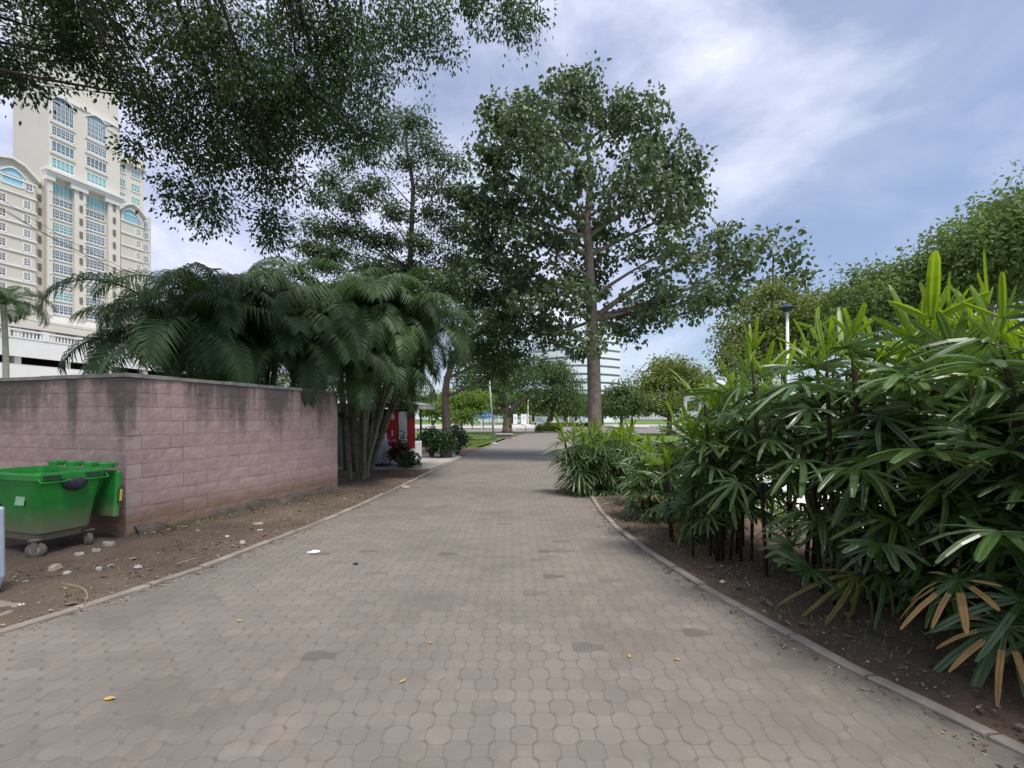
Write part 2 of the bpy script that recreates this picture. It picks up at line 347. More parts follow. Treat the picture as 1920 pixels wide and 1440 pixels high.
HEDGEM = leafmat('hedge_leaf', [(.08, .13, .02), (.11, .17, .03)], .5, .25, (.3, .4, .04))

# ------------------------------------------------------------------ foliage generators
def leaves_np(c, t, n, l, wd, big=False):
    """one small blade per row; c base, t tip direction, n face normal"""
    t = t / np.linalg.norm(t, axis=1, keepdims=True); s = np.cross(t, n); s /= np.linalg.norm(s, axis=1, keepdims=True) + 1e-9
    n = np.cross(s, t); k = len(c); l = l[:, None]; wd = wd[:, None]
    if not big:
        V = np.stack([c, c + t * l * .42 + s * wd * .5 + n * wd * .14, c + t * l - n * l * .12, c + t * l * .42 - s * wd * .5 + n * wd * .14], 1).reshape(-1, 3)
        i = np.arange(k)[:, None] * 4
        Fc = np.concatenate([i + np.array([[0, 1, 2]]), i + np.array([[0, 2, 3]])], 1).reshape(-1, 3); per = 2
    else:
        a, b2 = .24, .62
        V = np.stack([c, c + t * l * a + s * wd * .5 + n * wd * .1, c + t * l * b2 + s * wd * .38 - n * l * .02, c + t * l - n * l * .2,
                      c + t * l * b2 - s * wd * .38 - n * l * .02, c + t * l * a - s * wd * .5 + n * wd * .1, c + t * l * .45 - n * wd * .06], 1).reshape(-1, 3)
        i = np.arange(k)[:, None] * 7
        Fc = np.concatenate([i + np.array([[0, 1, 6]]), i + np.array([[1, 2, 6]]), i + np.array([[2, 3, 6]]), i + np.array([[3, 4, 6]]), i + np.array([[4, 5, 6]]), i + np.array([[5, 0, 6]])], 1).reshape(-1, 3); per = 6
    return V, Fc, per

def unit(k): 
    v = RNG.normal(size=(k, 3)); return v / np.linalg.norm(v, axis=1, keepdims=True)

def crown_mesh(name, clusters, spread, nleaf, size, mat, off, big=False, aspect=.55, droop=.5, flat=1.0, up=.6):
    cl = np.repeat(np.array([tuple(q) for q in clusters]), nleaf, 0); k = len(cl)
    sp = np.repeat(RNG.uniform(.55, 1.35, len(clusters)), nleaf)[:, None] * spread
    d = np.clip(RNG.normal(size=(k, 3)), -1.7, 1.7) * np.array([1, 1, flat]) * sp * .55
    c = cl + d - np.array(off)
    t = d / (np.linalg.norm(d, axis=1, keepdims=True) + 1e-6) + unit(k) * .8; t[:, 2] -= droop
    n = unit(k) * .8; n[:, 2] += up
    l = size * RNG.uniform(.65, 1.3, k); wd = l * aspect * RNG.uniform(.8, 1.2, k)
    V, Fc, per = leaves_np(c, t, n, l, wd, big)
    crnd = np.repeat(RNG.uniform(0, 1, len(clusters)), nleaf) * .5 + RNG.uniform(0, 1, k) * .5
    return np_mesh(name, V, Fc, mat, np.repeat(crnd, per))

def bez(a, b, bend, n=6):
    a, b = Vector(a), Vector(b); c = (a + b) / 2 + Vector(bend)
    return [(a * (1 - u) ** 2 + c * 2 * u * (1 - u) + b * u * u) for u in [i / (n - 1) for i in range(n)]]

def make_tree(name, label, cat, base, trunk, r0, lobes, nclu, nleaf, spread, size, lmat, bmat, group=None, big=False, aspect=.55,
              droop=.5, flat=1.0, shell=.5, twigs=True, limb_k=.42, up=.6, extra=None, rise=.55):
    base = Vector(base); root = thing(name, label, cat, base, 0, group)
    tk = [Vector(p) for p in trunk]; trunk = []
    for i in range(15):
        u = i / 14 * (len(tk) - 1); q = min(len(tk) - 2, int(u)); trunk.append(tk[q].lerp(tk[q + 1], u - q))
    N = len(trunk); mb = MB()
    rad = [r0 * (1 - .8 * (i / (N - 1)) ** 1.1) for i in range(N)]; rad[0] *= 1.25
    mb.tube(trunk, rad, 10)
    tot = sum((l[1][0] * l[1][1] * l[1][2]) ** .62 for l in lobes); clusters = []; tw = MB()
    for (c, rr) in lobes:
        c = Vector(c)
        ks = range(min(N - 1, max(1, N // 3)), N)
        if rise > 0: best = min(ks, key=lambda i: abs(trunk[i].z - (c.z - rise * math.hypot(c.x - trunk[i].x, c.y - trunk[i].y))) + U(0, .5))
        else: best = min(ks, key=lambda i: (trunk[i] - c).length + (3 if trunk[i].z > c.z - .15 * (trunk[i] - c).length else 0))
        a = trunk[best]; dl = (c - a).length
        pts = bez(a, c, Vector((U(-.1, .1), U(-.1, .1), U(-.16, .06))) * dl, 7)
        rl = max(.02, min(rad[best] * .7, limb_k * r0 * (dl / 6 + .25)))
        mb.tube(pts, [rl * (1 - .8 * i / 6) for i in range(7)], 6, cap=False)
        k = max(3, int(nclu * (rr[0] * rr[1] * rr[2]) ** .62 / tot))
        for _ in range(k):
            v = Vector((random.gauss(0, 1), random.gauss(0, 1), random.gauss(0, 1))).normalized() * (random.random() ** shell)
            q = c + Vector((v.x * rr[0], v.y * rr[1], v.z * rr[2])); clusters.append(q)
            if twigs and random.random() < .5:
                p0 = pts[random.choice((3, 4, 5, 6))]
                tw.tube(bez(p0, q, Vector((U(-.15, .15), U(-.15, .15), U(-.1, .15))) * (q - p0).length, 4), [rl * .22, rl * .16, rl * .11, .006], 3, cap=False)
    if extra: clusters += [Vector(q) for q in extra]
    mb.build('trunk', bmat, root, True)
    if twigs: tag(tw.build('branches', bmat, root, True), kind='stuff')
    link('crown', crown_mesh('crown', clusters, spread, nleaf, size, lmat, base, big, aspect, droop, flat, up), root)
    return root

# fan leaf of the lady palm --------------------------------------------------
def fan_leaf(nseg, Ls, W, Lp, phimax, bend, k, mat, tipmat=None, jag=1.0, pet=.0042):
    mb = MB(); hub = Vector((Lp, 0, -Lp * .06))
    mb.tube([(0, 0, 0), (Lp * .5, 0, Lp * .03), hub], [pet * 1.2, pet, pet * .8], 4)
    ts = [0, .12, .36, .64, .88, 1.0]; ws = [.22, .7, 1.0, 1.0, .82, .38]
    cs = ((-1, -.12), (-.5, .13), (0, -.02), (.5, .13), (1, -.12))
    cb, sb = math.cos(bend), math.sin(bend)
    for i in range(nseg):
        ph = phimax * (2 * i / (nseg - 1) - 1) + U(-.07, .07)
        d0 = Vector((math.cos(ph) * cb, math.sin(ph), -math.cos(ph) * sb + .12))
        d0.normalize(); L_ = Ls * (1 - .28 * (abs(ph) / phimax) ** 2) * U(.86, 1.1); ww = W * U(.75, 1.15) * (1 - .3 * (abs(ph) / phimax) ** 2)
        side = Vector((-math.sin(ph), math.cos(ph), 0)); kk = k * U(.6, 1.4); k0 = len(mb.v); tw = U(-.5, .5)
        for t_, w_ in zip(ts, ws):
            r = L_ * t_; p = hub + d0 * r * (1 - .12 * kk * r) + Vector((0, 0, -kk * r * r))
            sd = (side + Vector((0, 0, tw * t_))).normalized(); nn = d0.cross(sd)
            if nn.z < 0: nn = -nn
            for a, h in cs: mb.v.append(tuple(p + sd * (a * ww * w_ / 2) + nn * (h * ww * w_)))
        for a in range(len(ts) - 1):
            for b in range(4):
                q = k0 + a * 5 + b
                mb.f.append((q, q + 1, q + 6, q + 5)); mb.mi.append(1 if (tipmat and a >= 2) else 0)
    me = mb.mesh('leaf', [mat, tipmat] if tipmat else [mat], None, False)
    return me
FANS = [fan_leaf(random.choice((8, 9, 10, 11)), U(.29, .39), U(.044, .056), U(.2, .34), R(U(110, 158)), R(U(-5, 45)), U(.7, 2.5), LADY) for _ in range(26)]
LADYO = leafmat('old_lady_palm_leaf', [(.14, .15, .03), (.2, .17, .045), (.1, .13, .035)], .5, .3, (.35, .35, .05), True, .5, True)
FANO = [fan_leaf(random.choice((7, 8, 9)), U(.3, .4), U(.034, .046), U(.22, .34), R(U(90, 140)), R(U(20, 60)), U(1.6, 3.2), LADYO, random.choice((None, LADYD))) for _ in range(4)]
FANN = [fan_leaf(random.choice((10, 11, 12)), U(.34, .42), U(.028, .038), U(.2, .3), R(U(115, 145)), R(U(10, 45)), U(.9, 1.8), LADY) for _ in range(5)]
FANY = [fan_leaf(random.choice((3, 4, 5)), U(.36, .5), U(.05, .066), U(.1, .2), R(U(22, 60)), R(U(-15, 15)), U(.05, .7), LADYB, None) for _ in range(8)]
FAND = [fan_leaf(9, .38, .04, .3, R(120), R(30), 1.3, LADY, LADYD) for _ in range(3)]

def lady_palm(x, y, h, ncane, label, group, spread=.32, lo=.35, leaves=7, scale=1.0, young=.3, fans=FANS, lean=.25, zlow=None):
    root = thing('lady_palm', label, 'lady palm', (x, y, 0.0), 0, group)
    for c in range(ncane):
        an = U(0, 6.28); rr = spread * math.sqrt(random.random()); bx, by = rr * math.cos(an), rr * math.sin(an) * .8
        hc = h * (U(.72, 1.0) if c else 1.0); lx, ly = bx * U(.2, .9) + U(-.1, .1) * lean * hc, by * U(.2, .9) + U(-.1, .1) * lean * hc
        top = Vector((bx + lx, by + ly, hc)); mid = Vector((bx + lx * .35, by + ly * .35, hc * .5))
        pts = bez((bx, by, -.03), top, (mid - (Vector((bx, by, 0)) + top) / 2), 7)
        mb = MB(); r = U(.011, .019)
        mb.tube(pts, [r * 1.15, r * 1.1, r * 1.2, r * 1.35, r * 1.4, r * 1.2, r * .6], 6)
        link('cane', mb.mesh('cane', CANE, None, True), root)
        nl = max(3, int(leaves * U(.75, 1.25))); az = U(0, 6.28)
        for q in range(nl):
            u = lo + (1 - lo) * (q / (nl - 1)) ** .85; p = pts[0].lerp(top, u); i = min(5, int(u * 6)); p = pts[i].lerp(pts[i + 1], u * 6 - i)
            az += 2.4 + U(-.4, .4); isy = (q >= nl - 1 and random.random() < young * 1.5) or (q == nl - 2 and random.random() < young * .8) or (q == nl - 3 and random.random() < young * .4)
            pitch = U(38, 80) if isy else (U(18, 55) * u ** .5 - 14 * (1 - u) + (14 if q > nl - 3 else 0))
            me = random.choice(FANY if isy else fans)
            if not isy and u < .6 and random.random() < .02: me = random.choice(FAND)
            elif not isy and u < .65 and random.random() < .025: me = random.choice(FANO)
            M = Matrix.Translation(p) @ Matrix.Rotation(az, 4, 'Z') @ Matrix.Rotation(-R(pitch), 4, 'Y') @ Matrix.Rotation(U(-.6, .6), 4, 'X') @ Matrix.Scale(scale * U(.72, 1.2), 4)
            link('leaf', me, root, M)
    return root

# pinnate palm frond -----------------------------------------------------------
def frond_mesh(Lf, n, ll, lw, a0, a1, mat, vee=.3, droop=.35, power=1.3):
    mb = MB(); pts = []; p = Vector((0, 0, 0)); st = 18
    for i in range(st + 1):
        u = i / st; an = a0 + (a1 - a0) * u ** power; pts.append(p.copy()); p = p + Vector((math.sin(an), 0, math.cos(an))) * (Lf / st)
    mb.tube(pts, [.016 * (1 - .85 * i / st) + .002 for i in range(st + 1)], 4)
    for i in range(n):
        u = .13 + .87 * i / (n - 1); f = u * st; j = min(st - 1, int(f)); q = pts[j].lerp(pts[j + 1], f - j); tg = (pts[j + 1] - pts[j]).normalized()
        nn = Vector((-tg.z, 0, tg.x)) * -1
        if nn.z < 0: nn = -nn
        for s in (-1, 1):
            l = ll * (math.sin(math.pi * (.16 + .8 * u)) ** .6) * U(.88, 1.1)
            d = (tg * (.5 + .5 * u) + Vector((0, s, 0)) * .95 + nn * vee * U(.6, 1.3)).normalized()
            wv = d.cross(nn).normalized() if d.cross(nn).length > .01 else tg
            e1 = q + d * l * .5; e2 = q + d * l + Vector((0, 0, -1)) * l * droop * U(.6, 1.5)
            k = len(mb.v); hw = lw * .5
            mb.v += [tuple(q - wv * hw * .5), tuple(q + wv * hw * .5), tuple(e1 + wv * hw), tuple(e1 - wv * hw), tuple(e2)]
            mb.f += [(k, k + 1, k + 2, k + 3), (k + 3, k + 2, k + 4)]; mb.mi += [0, 0]
    return mb.mesh('frond', mat)
FROND = [frond_mesh(U(1.9, 2.4), 52, U(.5, .62), .029, R(U(8, 18)), R(U(130, 172)), ARECA, U(.1, .35), U(.35, .7)) for _ in range(8)]
FRONDY = [frond_mesh(1.3, 34, .42, .034, R(2), R(35), ARECAY, .5, .1), frond_mesh(1.2, 34, .42, .036, R(6), R(65), ARECAY, .35, .2)]

def areca(x, y, stems, label, group, ybright=0, scale=1.0, skirt=0):
    """stems: list of (dx, dy at top, crown height)"""
    root = thing('areca_palm', label, 'areca palm', (x, y, 0), 0, group)
    for (dx, dy, hc) in stems:
        bx, by = dx * .18 + U(-.12, .12), dy * .18 + U(-.12, .12); top = Vector((dx, dy, hc))
        pts = bez((bx, by, -.05), top, (-(dx - bx) * .12, -(dy - by) * .12, .1), 9); r = U(.035, .05)
        mb = MB()
        fine = []; rads = []
        for i in range(33):
            u = i / 32 * 8; j = min(7, int(u)); fine.append(pts[j].lerp(pts[j + 1], u - j)); rads.append(r * (1.12 if i % 2 else 1.0) * (1.3 - .3 * i / 32))
        mb.tube(fine[:27], rads[:27], 7); link('stem', mb.mesh('stem', PSTEM, None, True), root)
        mb = MB(); mb.tube(fine[26:], [r * q for q in (1.05, 1.25, 1.3, 1.2, 1.0, .8, .5)], 7); link('crownshaft', mb.mesh('crownshaft', CSHAFT, None, True), root)
        nf = random.choice((9, 10, 11)); az = U(0, 6.28)
        for q in range(nf):
            az += 2.4 + U(-.3, .3); u = q / (nf - 1); p = top + Vector((0, 0, -.25 + .3 * (1 - u)))
            M = Matrix.Translation(p) @ Matrix.Rotation(az, 4, 'Z') @ Matrix.Rotation(R(2 + 50 * u), 4, 'Y') @ Matrix.Scale(scale * U(.85, 1.15), 4)
            link('frond', random.choice(FROND), root, M)
        for q in range(ybright):
            M = Matrix.Translation(top) @ Matrix.Rotation(U(0, 6.28), 4, 'Z') @ Matrix.Rotation(R(U(0, 14)), 4, 'Y') @ Matrix.Scale(scale * U(.8, 1.0), 4)
            link('frond', random.choice(FRONDY), root, M)
    for q in range(skirt):
        M = Matrix.Translation(Vector((U(-.3, .3), U(-.3, .3), U(.8, 1.9)))) @ Matrix.Rotation(U(0, 6.28), 4, 'Z') @ Matrix.Rotation(R(U(5, 40)), 4, 'Y') @ Matrix.Scale(U(.6, .9), 4)
        link('frond', random.choice(FROND), root, M)
    return root

# ------------------------------------------------------------------ SETTING: ground, path, soil, lawn
LE = [(-2, -6.3), (.5, -5.2), (2, -4.5), (3.46, -3.91), (3.74, -3.78), (5.0, -3.36), (7.8, -2.93), (10.4, -2.69), (16.5, -2.33), (23.4, -1.65), (32, -.8), (40, 0.05), (46, .9), (52, 1.75)]
RE = [(-2, 3.9), (.5, 3.2), (2.21, 2.49), (2.57, 2.36), (2.96, 2.2), (3.45, 2.08), (3.84, 1.98), (4.52, 1.81), (5.72, 1.62), (6.94, 1.53), (8.3, 1.55), (9.67, 1.66), (13.75, 2.1), (20, 3.0), (40, 5.6), (52, 7.6)]
def xl(y): return float(np.interp(y, [a for a, b in LE], [b for a, b in LE]))
def xr(y): return float(np.interp(y, [a for a, b in RE], [b for a, b in RE]))

mb = MB(); mb.poly([(-900, -60, -.09), (900, -60, -.09), (900, 1500, -.09), (-900, 1500, -.09)])
tag(mb.build('ground', GROUND), kind='structure')
# path sheet (joint sand near, material only far) and the open plaza it runs into
ys = [-2 + .5 * i for i in range(109)]
mb = MB(); pl = [(xl(y), y, -.0019) for y in ys]; pr = [(xr(y), y, -.0019) for y in ys]
for i in range(len(ys) - 1):
    far = 1 if ys[i] >= 22 else 0
    mb.add([pl[i], pr[i], pr[i + 1], pl[i + 1]], [(0, 1, 2, 3)], far)
PFAR = surf('paver_far', (.194, .174, .156), (.168, .151, .135), 1.2, .85, .2, 40, .25, world=True)
path = tag(mb.build('path', [BED, PFAR]), kind='structure')
mb = MB(); mb.poly([(-30, 52, -.012), (60, 52, -.012), (70, 96, -.012), (-40, 96, -.012)]); tag(mb.build('plaza_paving', PFAR), kind='structure')
mb = MB(); mb.poly([(-90, 78, -.004), (4, 78, -.004), (8, 90, -.004), (110, 90, -.004), (130, 128, -.004), (-110, 128, -.004)]); tag(mb.build('road', ROADP), kind='structure')

# keyhole-shaped interlocking pavers, real stones out to 22 m
PX, PY, OH, OW, SQ = .222, .113, .139, .137, .085
def paver_rings(s):
    a, h = OW / 2 - s, OH / 2 - s; c = .036 - s * .4; q = SQ / 2 - s; x0, x1 = OW / 2 + s, OW / 2 + SQ - s
    return [(-a, -h + c), (-a + c, -h), (a - c, -h), (a, -h + c), (a, h - c), (a - c, h), (-a + c, h), (-a, h - c)], [(x0, -q), (x1, -q), (x1, q), (x0, q)]
pv = []; pf = []; tri = []
for ia in (0, 1):
    o1, o0 = paver_rings(.0042)[ia], paver_rings(.0010)[ia]; n = len(o1); k = len(pv)
    pv += [(x, y, 0) for x, y in o1] + [(x, y, -.0026) for x, y in o0]
    pf += [tuple(k + i for i in range(n))] + [(k + n + i, k + n + (i + 1) % n, k + (i + 1) % n, k + i) for i in range(n)]
    tri += [(k, k + i, k + i + 1) for i in range(1, n - 1)]
    for i in range(n):
        j = (i + 1) % n; tri += [(k + n + i, k + n + j, k + j), (k + n + i, k + j, k + i)]
pm = bpy.data.meshes.new('paver'); pm.from_pydata(pv, [], pf); pm.materials.append(PAVE)
cells = []
row = 0; y = .9
while y < 22:
    x = -5.6 + (PX / 2 if row % 2 else 0)
    while x < 3.6:
        if xl(y) - .05 < x and x + SQ < xr(y) + .05: cells.append((x, y))
        x += PX
    y += PY; row += 1
def inview(c): return c[1] > 2.1 and abs(c[0]) < c[1] * 1.14
cells.sort(key=lambda c: (0 if inview(c) else 1, c[1] ** 2 + c[0] ** 2 * .6))
for (x, y) in cells[:300]:
    link('paver', pm, path, Matrix.Translation((x, y, U(-.0006, .001))) @ Matrix.Rotation(U(-.012, .012), 4, 'Z') @ Matrix.Rotation(U(-.006, .006), 4, 'X') @ Matrix.Rotation(U(-.006, .006), 4, 'Y'))
rest = np.array(cells[300:]); base = np.array(pv)
tilt = RNG.uniform(-.006, .006, (len(rest), 2)); zz = RNG.uniform(-.0006, .001, len(rest))
V = np.repeat(base[None], len(rest), 0); V[:, :, 2] += V[:, :, 0] * tilt[:, :1] + V[:, :, 1] * tilt[:, 1:] + zz[:, None]
V[:, :, 0] += rest[:, :1]; V[:, :, 1] += rest[:, 1:]
tri = np.array(tri); Fc = (np.arange(len(rest))[:, None, None] * 24 + tri[None]).reshape(-1, 3)
me = np_mesh('paving', V.reshape(-1, 3), Fc, PAVE_M, np.repeat(RNG.uniform(0, 1, len(rest)), len(tri)))
tag(link('paving', me, path), kind='stuff')

# kerbs of separate stones
def kerb(edge, sgn, y0, y1, name):
    root = thing(name, None, None, (0, 0, 0), 0, None, 'structure'); y = y0
    while y < y1:
        step = .55 + U(-.06, .06) if y < 12 else 2.0; y2 = min(y1, y + step)
        m_ = MB(); n = 4; W_ = .085; g = .008
        a = [y + g + (y2 - y - 2 * g) * i / n for i in range(n + 1)]
        dz = U(-.012, .008); dx = U(-.01, .01)
        prof = ((0, -.08), (0, .022 + dz), (.010, .032 + dz), (W_ - .010, .034 + dz), (W_, .024 + dz), (W_, -.08))
        vs = []
        for yy in a:
            for (q, z) in prof: vs.append((edge(yy) + dx + sgn * q, yy, z))
        fs = []
        for i in range(n):
            for j in range(5):
                f = (i * 6 + j, i * 6 + j + 1, i * 6 + j + 7, i * 6 + j + 6); fs.append(f if sgn > 0 else f[::-1])
        fs += [tuple(range(6)), tuple(n * 6 + j for j in range(6))[::-1]]
        m_.add(vs, fs); m_.build('kerb_stone', KERB, root); y = y2
    return root
kerb(xl, -1, -1, 50, 'kerb'); kerb(xr, 1, -1, 30, 'kerb')

# bare soil on both sides, real bumps
def soil_sheet(x0, x1, y0, y1, st, left):
    nx, ny = int((x1 - x0) / st) + 1, int((y1 - y0) / st) + 1; vs = []
    for j in range(ny):
        y = y0 + j * st; e = xl(y) - .07 if left else xr(y) + .07
        for i in range(nx):
            x = x0 + i * st; inside = (x - e) if left else (e - x)
            z = .014 + .035 * noise.noise((x * 1.3, y * 1.3, 3)) + .018 * noise.noise((x * 4.5, y * 4.5, 9)) + .016 * noise.noise((x * 12, y * 12, 1))
            if left and x < -3.4: z += .02 * min(1, (-3.4 - x))
            if not left: z += .03 * max(0, min(1, (x - 2.2)))
            if inside > -.1: z = min(z, .012 + .006 * noise.noise((x * 9, y * 9, 2)))
            if inside > 0.02: z = -.06
            vs.append((x, y, z))
    fs = [(j * nx + i, j * nx + i + 1, (j + 1) * nx + i + 1, (j + 1) * nx + i) for j in range(ny - 1) for i in range(nx - 1)]
    me = bpy.data.meshes.new('soil'); me.from_pydata(vs, [], fs); me.materials.append(SOIL); me.polygons.foreach_set('use_smooth', [True] * len(fs))
    return tag(link('soil', me), kind='structure')
soil_sheet(-9.2, -1.2, .6, 25.6, .07, True); soil_sheet(1.4, 4.4, .6, 24, .06, False)

def sheet(name, pts, mat, kind='structure'):
    m_ = MB(); m_.poly(pts); return tag(m_.build(name, mat), kind=kind)
sheet('lawn', [(-40, 25.4, .022), (xl(25.4) - .75, 25.4, .022), (xl(32) - .5, 32, .022), (xl(40) - .4, 40, .022), (xl(46) - .3, 46, .022), (1.4, 52, .022), (1.0, 58, .022), (-40, 58, .022)], GRASS)
sheet('garden_path', [(-40, 33, .03), (-4.5, 33.5, .03), (-1.9, 38.5, .03), (-1.7, 39.5, .03), (-4.5, 35.2, .03), (-40, 34.8, .03)], BRIGHT)
sheet('pavement', [(4.3, 5.0, .045), (9, 2, .045), (40, 2, .045), (40, 13, .045), (4.3, 13, .045)], BRIGHT)
sheet('verge', [(4.1, 1.5, .03), (9.5, 1.5, .03), (9.0, 2.2, .05), (4.7, 5.0, .05), (4.6, 26, .03), (4.0, 26, .03)], GRASS)
sheet('field', [(7.8, 13, .02), (60, 13, .02), (60, 50, .02), (11, 50, .02)], GRASS)
sheet('meadow', [(-160, 128, .0), (200, 128, .0), (260, 330, .0), (-220, 330, .0)], GRASS)

# grass tufts standing on the lawn and verge (nobody could count them)
def tufts(name, pts, h, mat, wd=.012):
    c = np.array(pts); k = len(c); t = unit(k) * .5; t[:, 2] = 1.0; n = unit(k); n[:, 2] *= .2
    V, Fc, per = leaves_np(c, t, n, h * RNG.uniform(.5, 1.3, k), np.full(k, wd))
    return tag(link(name, np_mesh(name, V, Fc, mat, np.repeat(RNG.uniform(0, 1, k), per))), kind='stuff')
GT = leafmat('grass_blade', [(.09, .15, .035), (.14, .22, .05), (.2, .24, .07)], .6, .3, (.3, .4, .05))
tufts('grass', [(xl(y) - .8 - random.random() ** 1.6 * 6, y, .02) for y in [U(25.6, 45) for _ in range(9000)]], .12, GT, .02)
tufts('grass', [(U(4.0, 4.9), U(2.5, 12), .04) for _ in range(5000)], .14, GT)
tufts('weeds', [tuple(Vector((-5.28, 6.2, .03)) + Vector((.289, .957, 0)) * U(0, 4.2) + Vector((.957, -.289, 0)) * abs(random.gauss(.02, .08))) for _ in range(500)] + [(xl(y) - U(.2, 1.2), y, .03) for y in [U(4, 12) for _ in range(160)]], .07, GT)
tufts('weeds', [(xr(y) + U(.15, 1.4), y, .03) for y in [U(3, 10) for _ in range(700)]], .06, GT)

# ------------------------------------------------------------------ block wall of the enclosure
WC = Vector((-5.28, 6.2, 0)); WU = Vector((.289, .957, 0)).normalized(); WV = Vector((-WU.y, WU.x, 0))
wall = thing('block_wall', 'pink split-face concrete block wall with stained coping behind the green bin', 'wall', WC)
def block_mesh(Lb, Hb, D, rough, mat, seed):
    nx, nz = (6 if Lb > .3 else 3), 3; rnd = random.Random(seed); vs = []; fs = []
    for j in range(nz + 1):
        for i in range(nx + 1):
            ed = i in (0, nx) or j in (0, nz)
            vs.append((Lb * i / nx, -rough * (rnd.random() * (.55 if ed else 1)), Hb * j / nz))
    for j in range(nz):
        for i in range(nx): q = j * (nx + 1) + i; fs.append((q, q + 1, q + nx + 2, q + nx + 1))
    k = len(vs); vs += [(0, D, 0), (Lb, D, 0), (Lb, D, Hb), (0, D, Hb)]
    b, tp = list(range(nx + 1)), [nz * (nx + 1) + i for i in range(nx + 1)]
    l, r_ = [j * (nx + 1) for j in range(nz + 1)], [j * (nx + 1) + nx for j in range(nz + 1)]
    fs += [tuple(b[::-1]) + (k, k + 1), tuple(tp) + (k + 2, k + 3), tuple(l) + (k + 3, k), tuple(r_[::-1]) + (k + 1, k + 2)]
    me = bpy.data.meshes.new('block'); me.from_pydata(vs, [], fs); me.materials.append(mat); return me
BH, BL, JT = .2, .4, .0045
FULL = [block_mesh(BL - JT, BH - JT, .09, .0065, WALL, s) for s in range(7)]
HALF = [block_mesh(BL / 2 - JT, BH - JT, .09, .002, WALLS, s + 20) for s in range(2)]
HALFR = [block_mesh(BL / 2 - JT, BH - JT, .09, .008, WALL, s + 30) for s in range(3)]
def frame(o, ex, ny):   # local x along ex, local y inward ny
    M = Matrix((( ex.x, ny.x, 0, o.x), (ex.y, ny.y, 0, o.y), (0, 0, 1, o.z), (0, 0, 0, 1))); return M
LF, LL = 4.4, 4.0
for rw in range(11):
    z = rw * BH + .02
    x = 0; k = 0
    while x < LF - .05:      # face along the path
        if rw % 2 == 0 and k == 0: me, step = HALF[rw % 2 if 0 else random.randrange(2)], BL / 2
        elif x + BL > LF + .01: me, step = random.choice(HALFR), BL / 2
        else: me, step = random.choice(FULL), BL
        link('block', me, wall, frame(WU * (x + JT / 2) + Vector((0, 0, z)) - Vector((WU.y, -WU.x, 0)) * U(-.003, .003), WU, WV)); x += step; k += 1
    x = 0; k = 0
    while x < LL - .05:      # end face behind the bin; local x must run from far left to the corner
        if rw % 2 == 1 and k == 0: me, step = random.choice(HALFR), BL / 2
        elif x + BL > LL + .01: me, step = random.choice(HALFR), BL / 2
        else: me, step = random.choice(FULL), BL
        link('block', me, wall, frame(WV * (x + step - JT / 2) + Vector((0, 0, z)), -WV, WU)); x += step; k += 1
mb = MB()
def wprism(m_, o, ex, L_, ny, D, z0, z1):
    a, b, c, d = o, o + ex * L_, o + ex * L_ + ny * D, o + ny * D; m_.prism([a, b, c, d] if ex.cross(ny).z > 0 else [a, d, c, b], z0, z1)
wprism(mb, WC + WV * .009 + WU * .009, WU, LF - .014, WV, .17, -.1, 2.215); wprism(mb, WC + WV * .19 + WU * .011, WV, LL - .19, WU, .17, -.1, 2.215)
mb.build('mortar_core', MORT, wall)
for i in range(6):
    a = LF * i / 6; m_ = MB(); o_ = WC + WU * (a + .003 - (.03 if i == 0 else 0)) - WV * .025
    wprism(m_, o_, WU, LF / 6 - .006 + (.03 if i in (0, 5) else 0), WV, .25, 2.222, 2.276 + U(-.004, .004)); m_.build('coping_slab', COPE, wall)
for i in range(5):
    a = .23 + (LL - .23) * i / 5; m_ = MB(); wprism(m_, WC + WV * (a + .003) - WU * .025, WV, (LL - .23) / 5 - .006, WU, .25, 2.222, 2.274 + U(-.004, .004)); m_.build('coping_slab', COPE, wall)
# broken concrete footing along the wall base, a gap beneath it
m_ = MB(); n = 26; vs = []
for i in range(n + 1):
    s = .1 + 4.1 * i / n; wd = .10 + .10 * noise.noise((s * 1.7, 2, 0)) + .06 * (2.2 < s < 3.4); h = .10 + .07 * noise.noise((s * 2.1, 7, 0)) - .09 * (1 if (.45 < s < 1.35) else 0)
    b_ = WC + WU * s
    vs += [b_ - WV * .0 + Vector((0, 0, -.05)), b_ + Vector((0, 0, h + .06)), b_ - WV * (wd * .8) + Vector((0, 0, h)), b_ - WV * (wd + .05) + Vector((0, 0, -.03))]
fs = [(i * 4 + j, i * 4 + j + 1, i * 4 + j + 5, i * 4 + j + 4) for i in range(n) for j in range(3)]
m_.add(vs, fs); m_.build('footing', surf('dark_footing', (.15, .125, .105), (.045, .04, .034), 4, .9, .8, 20, .2, world=True), wall)  # dark mottled concrete, tone varied by noise

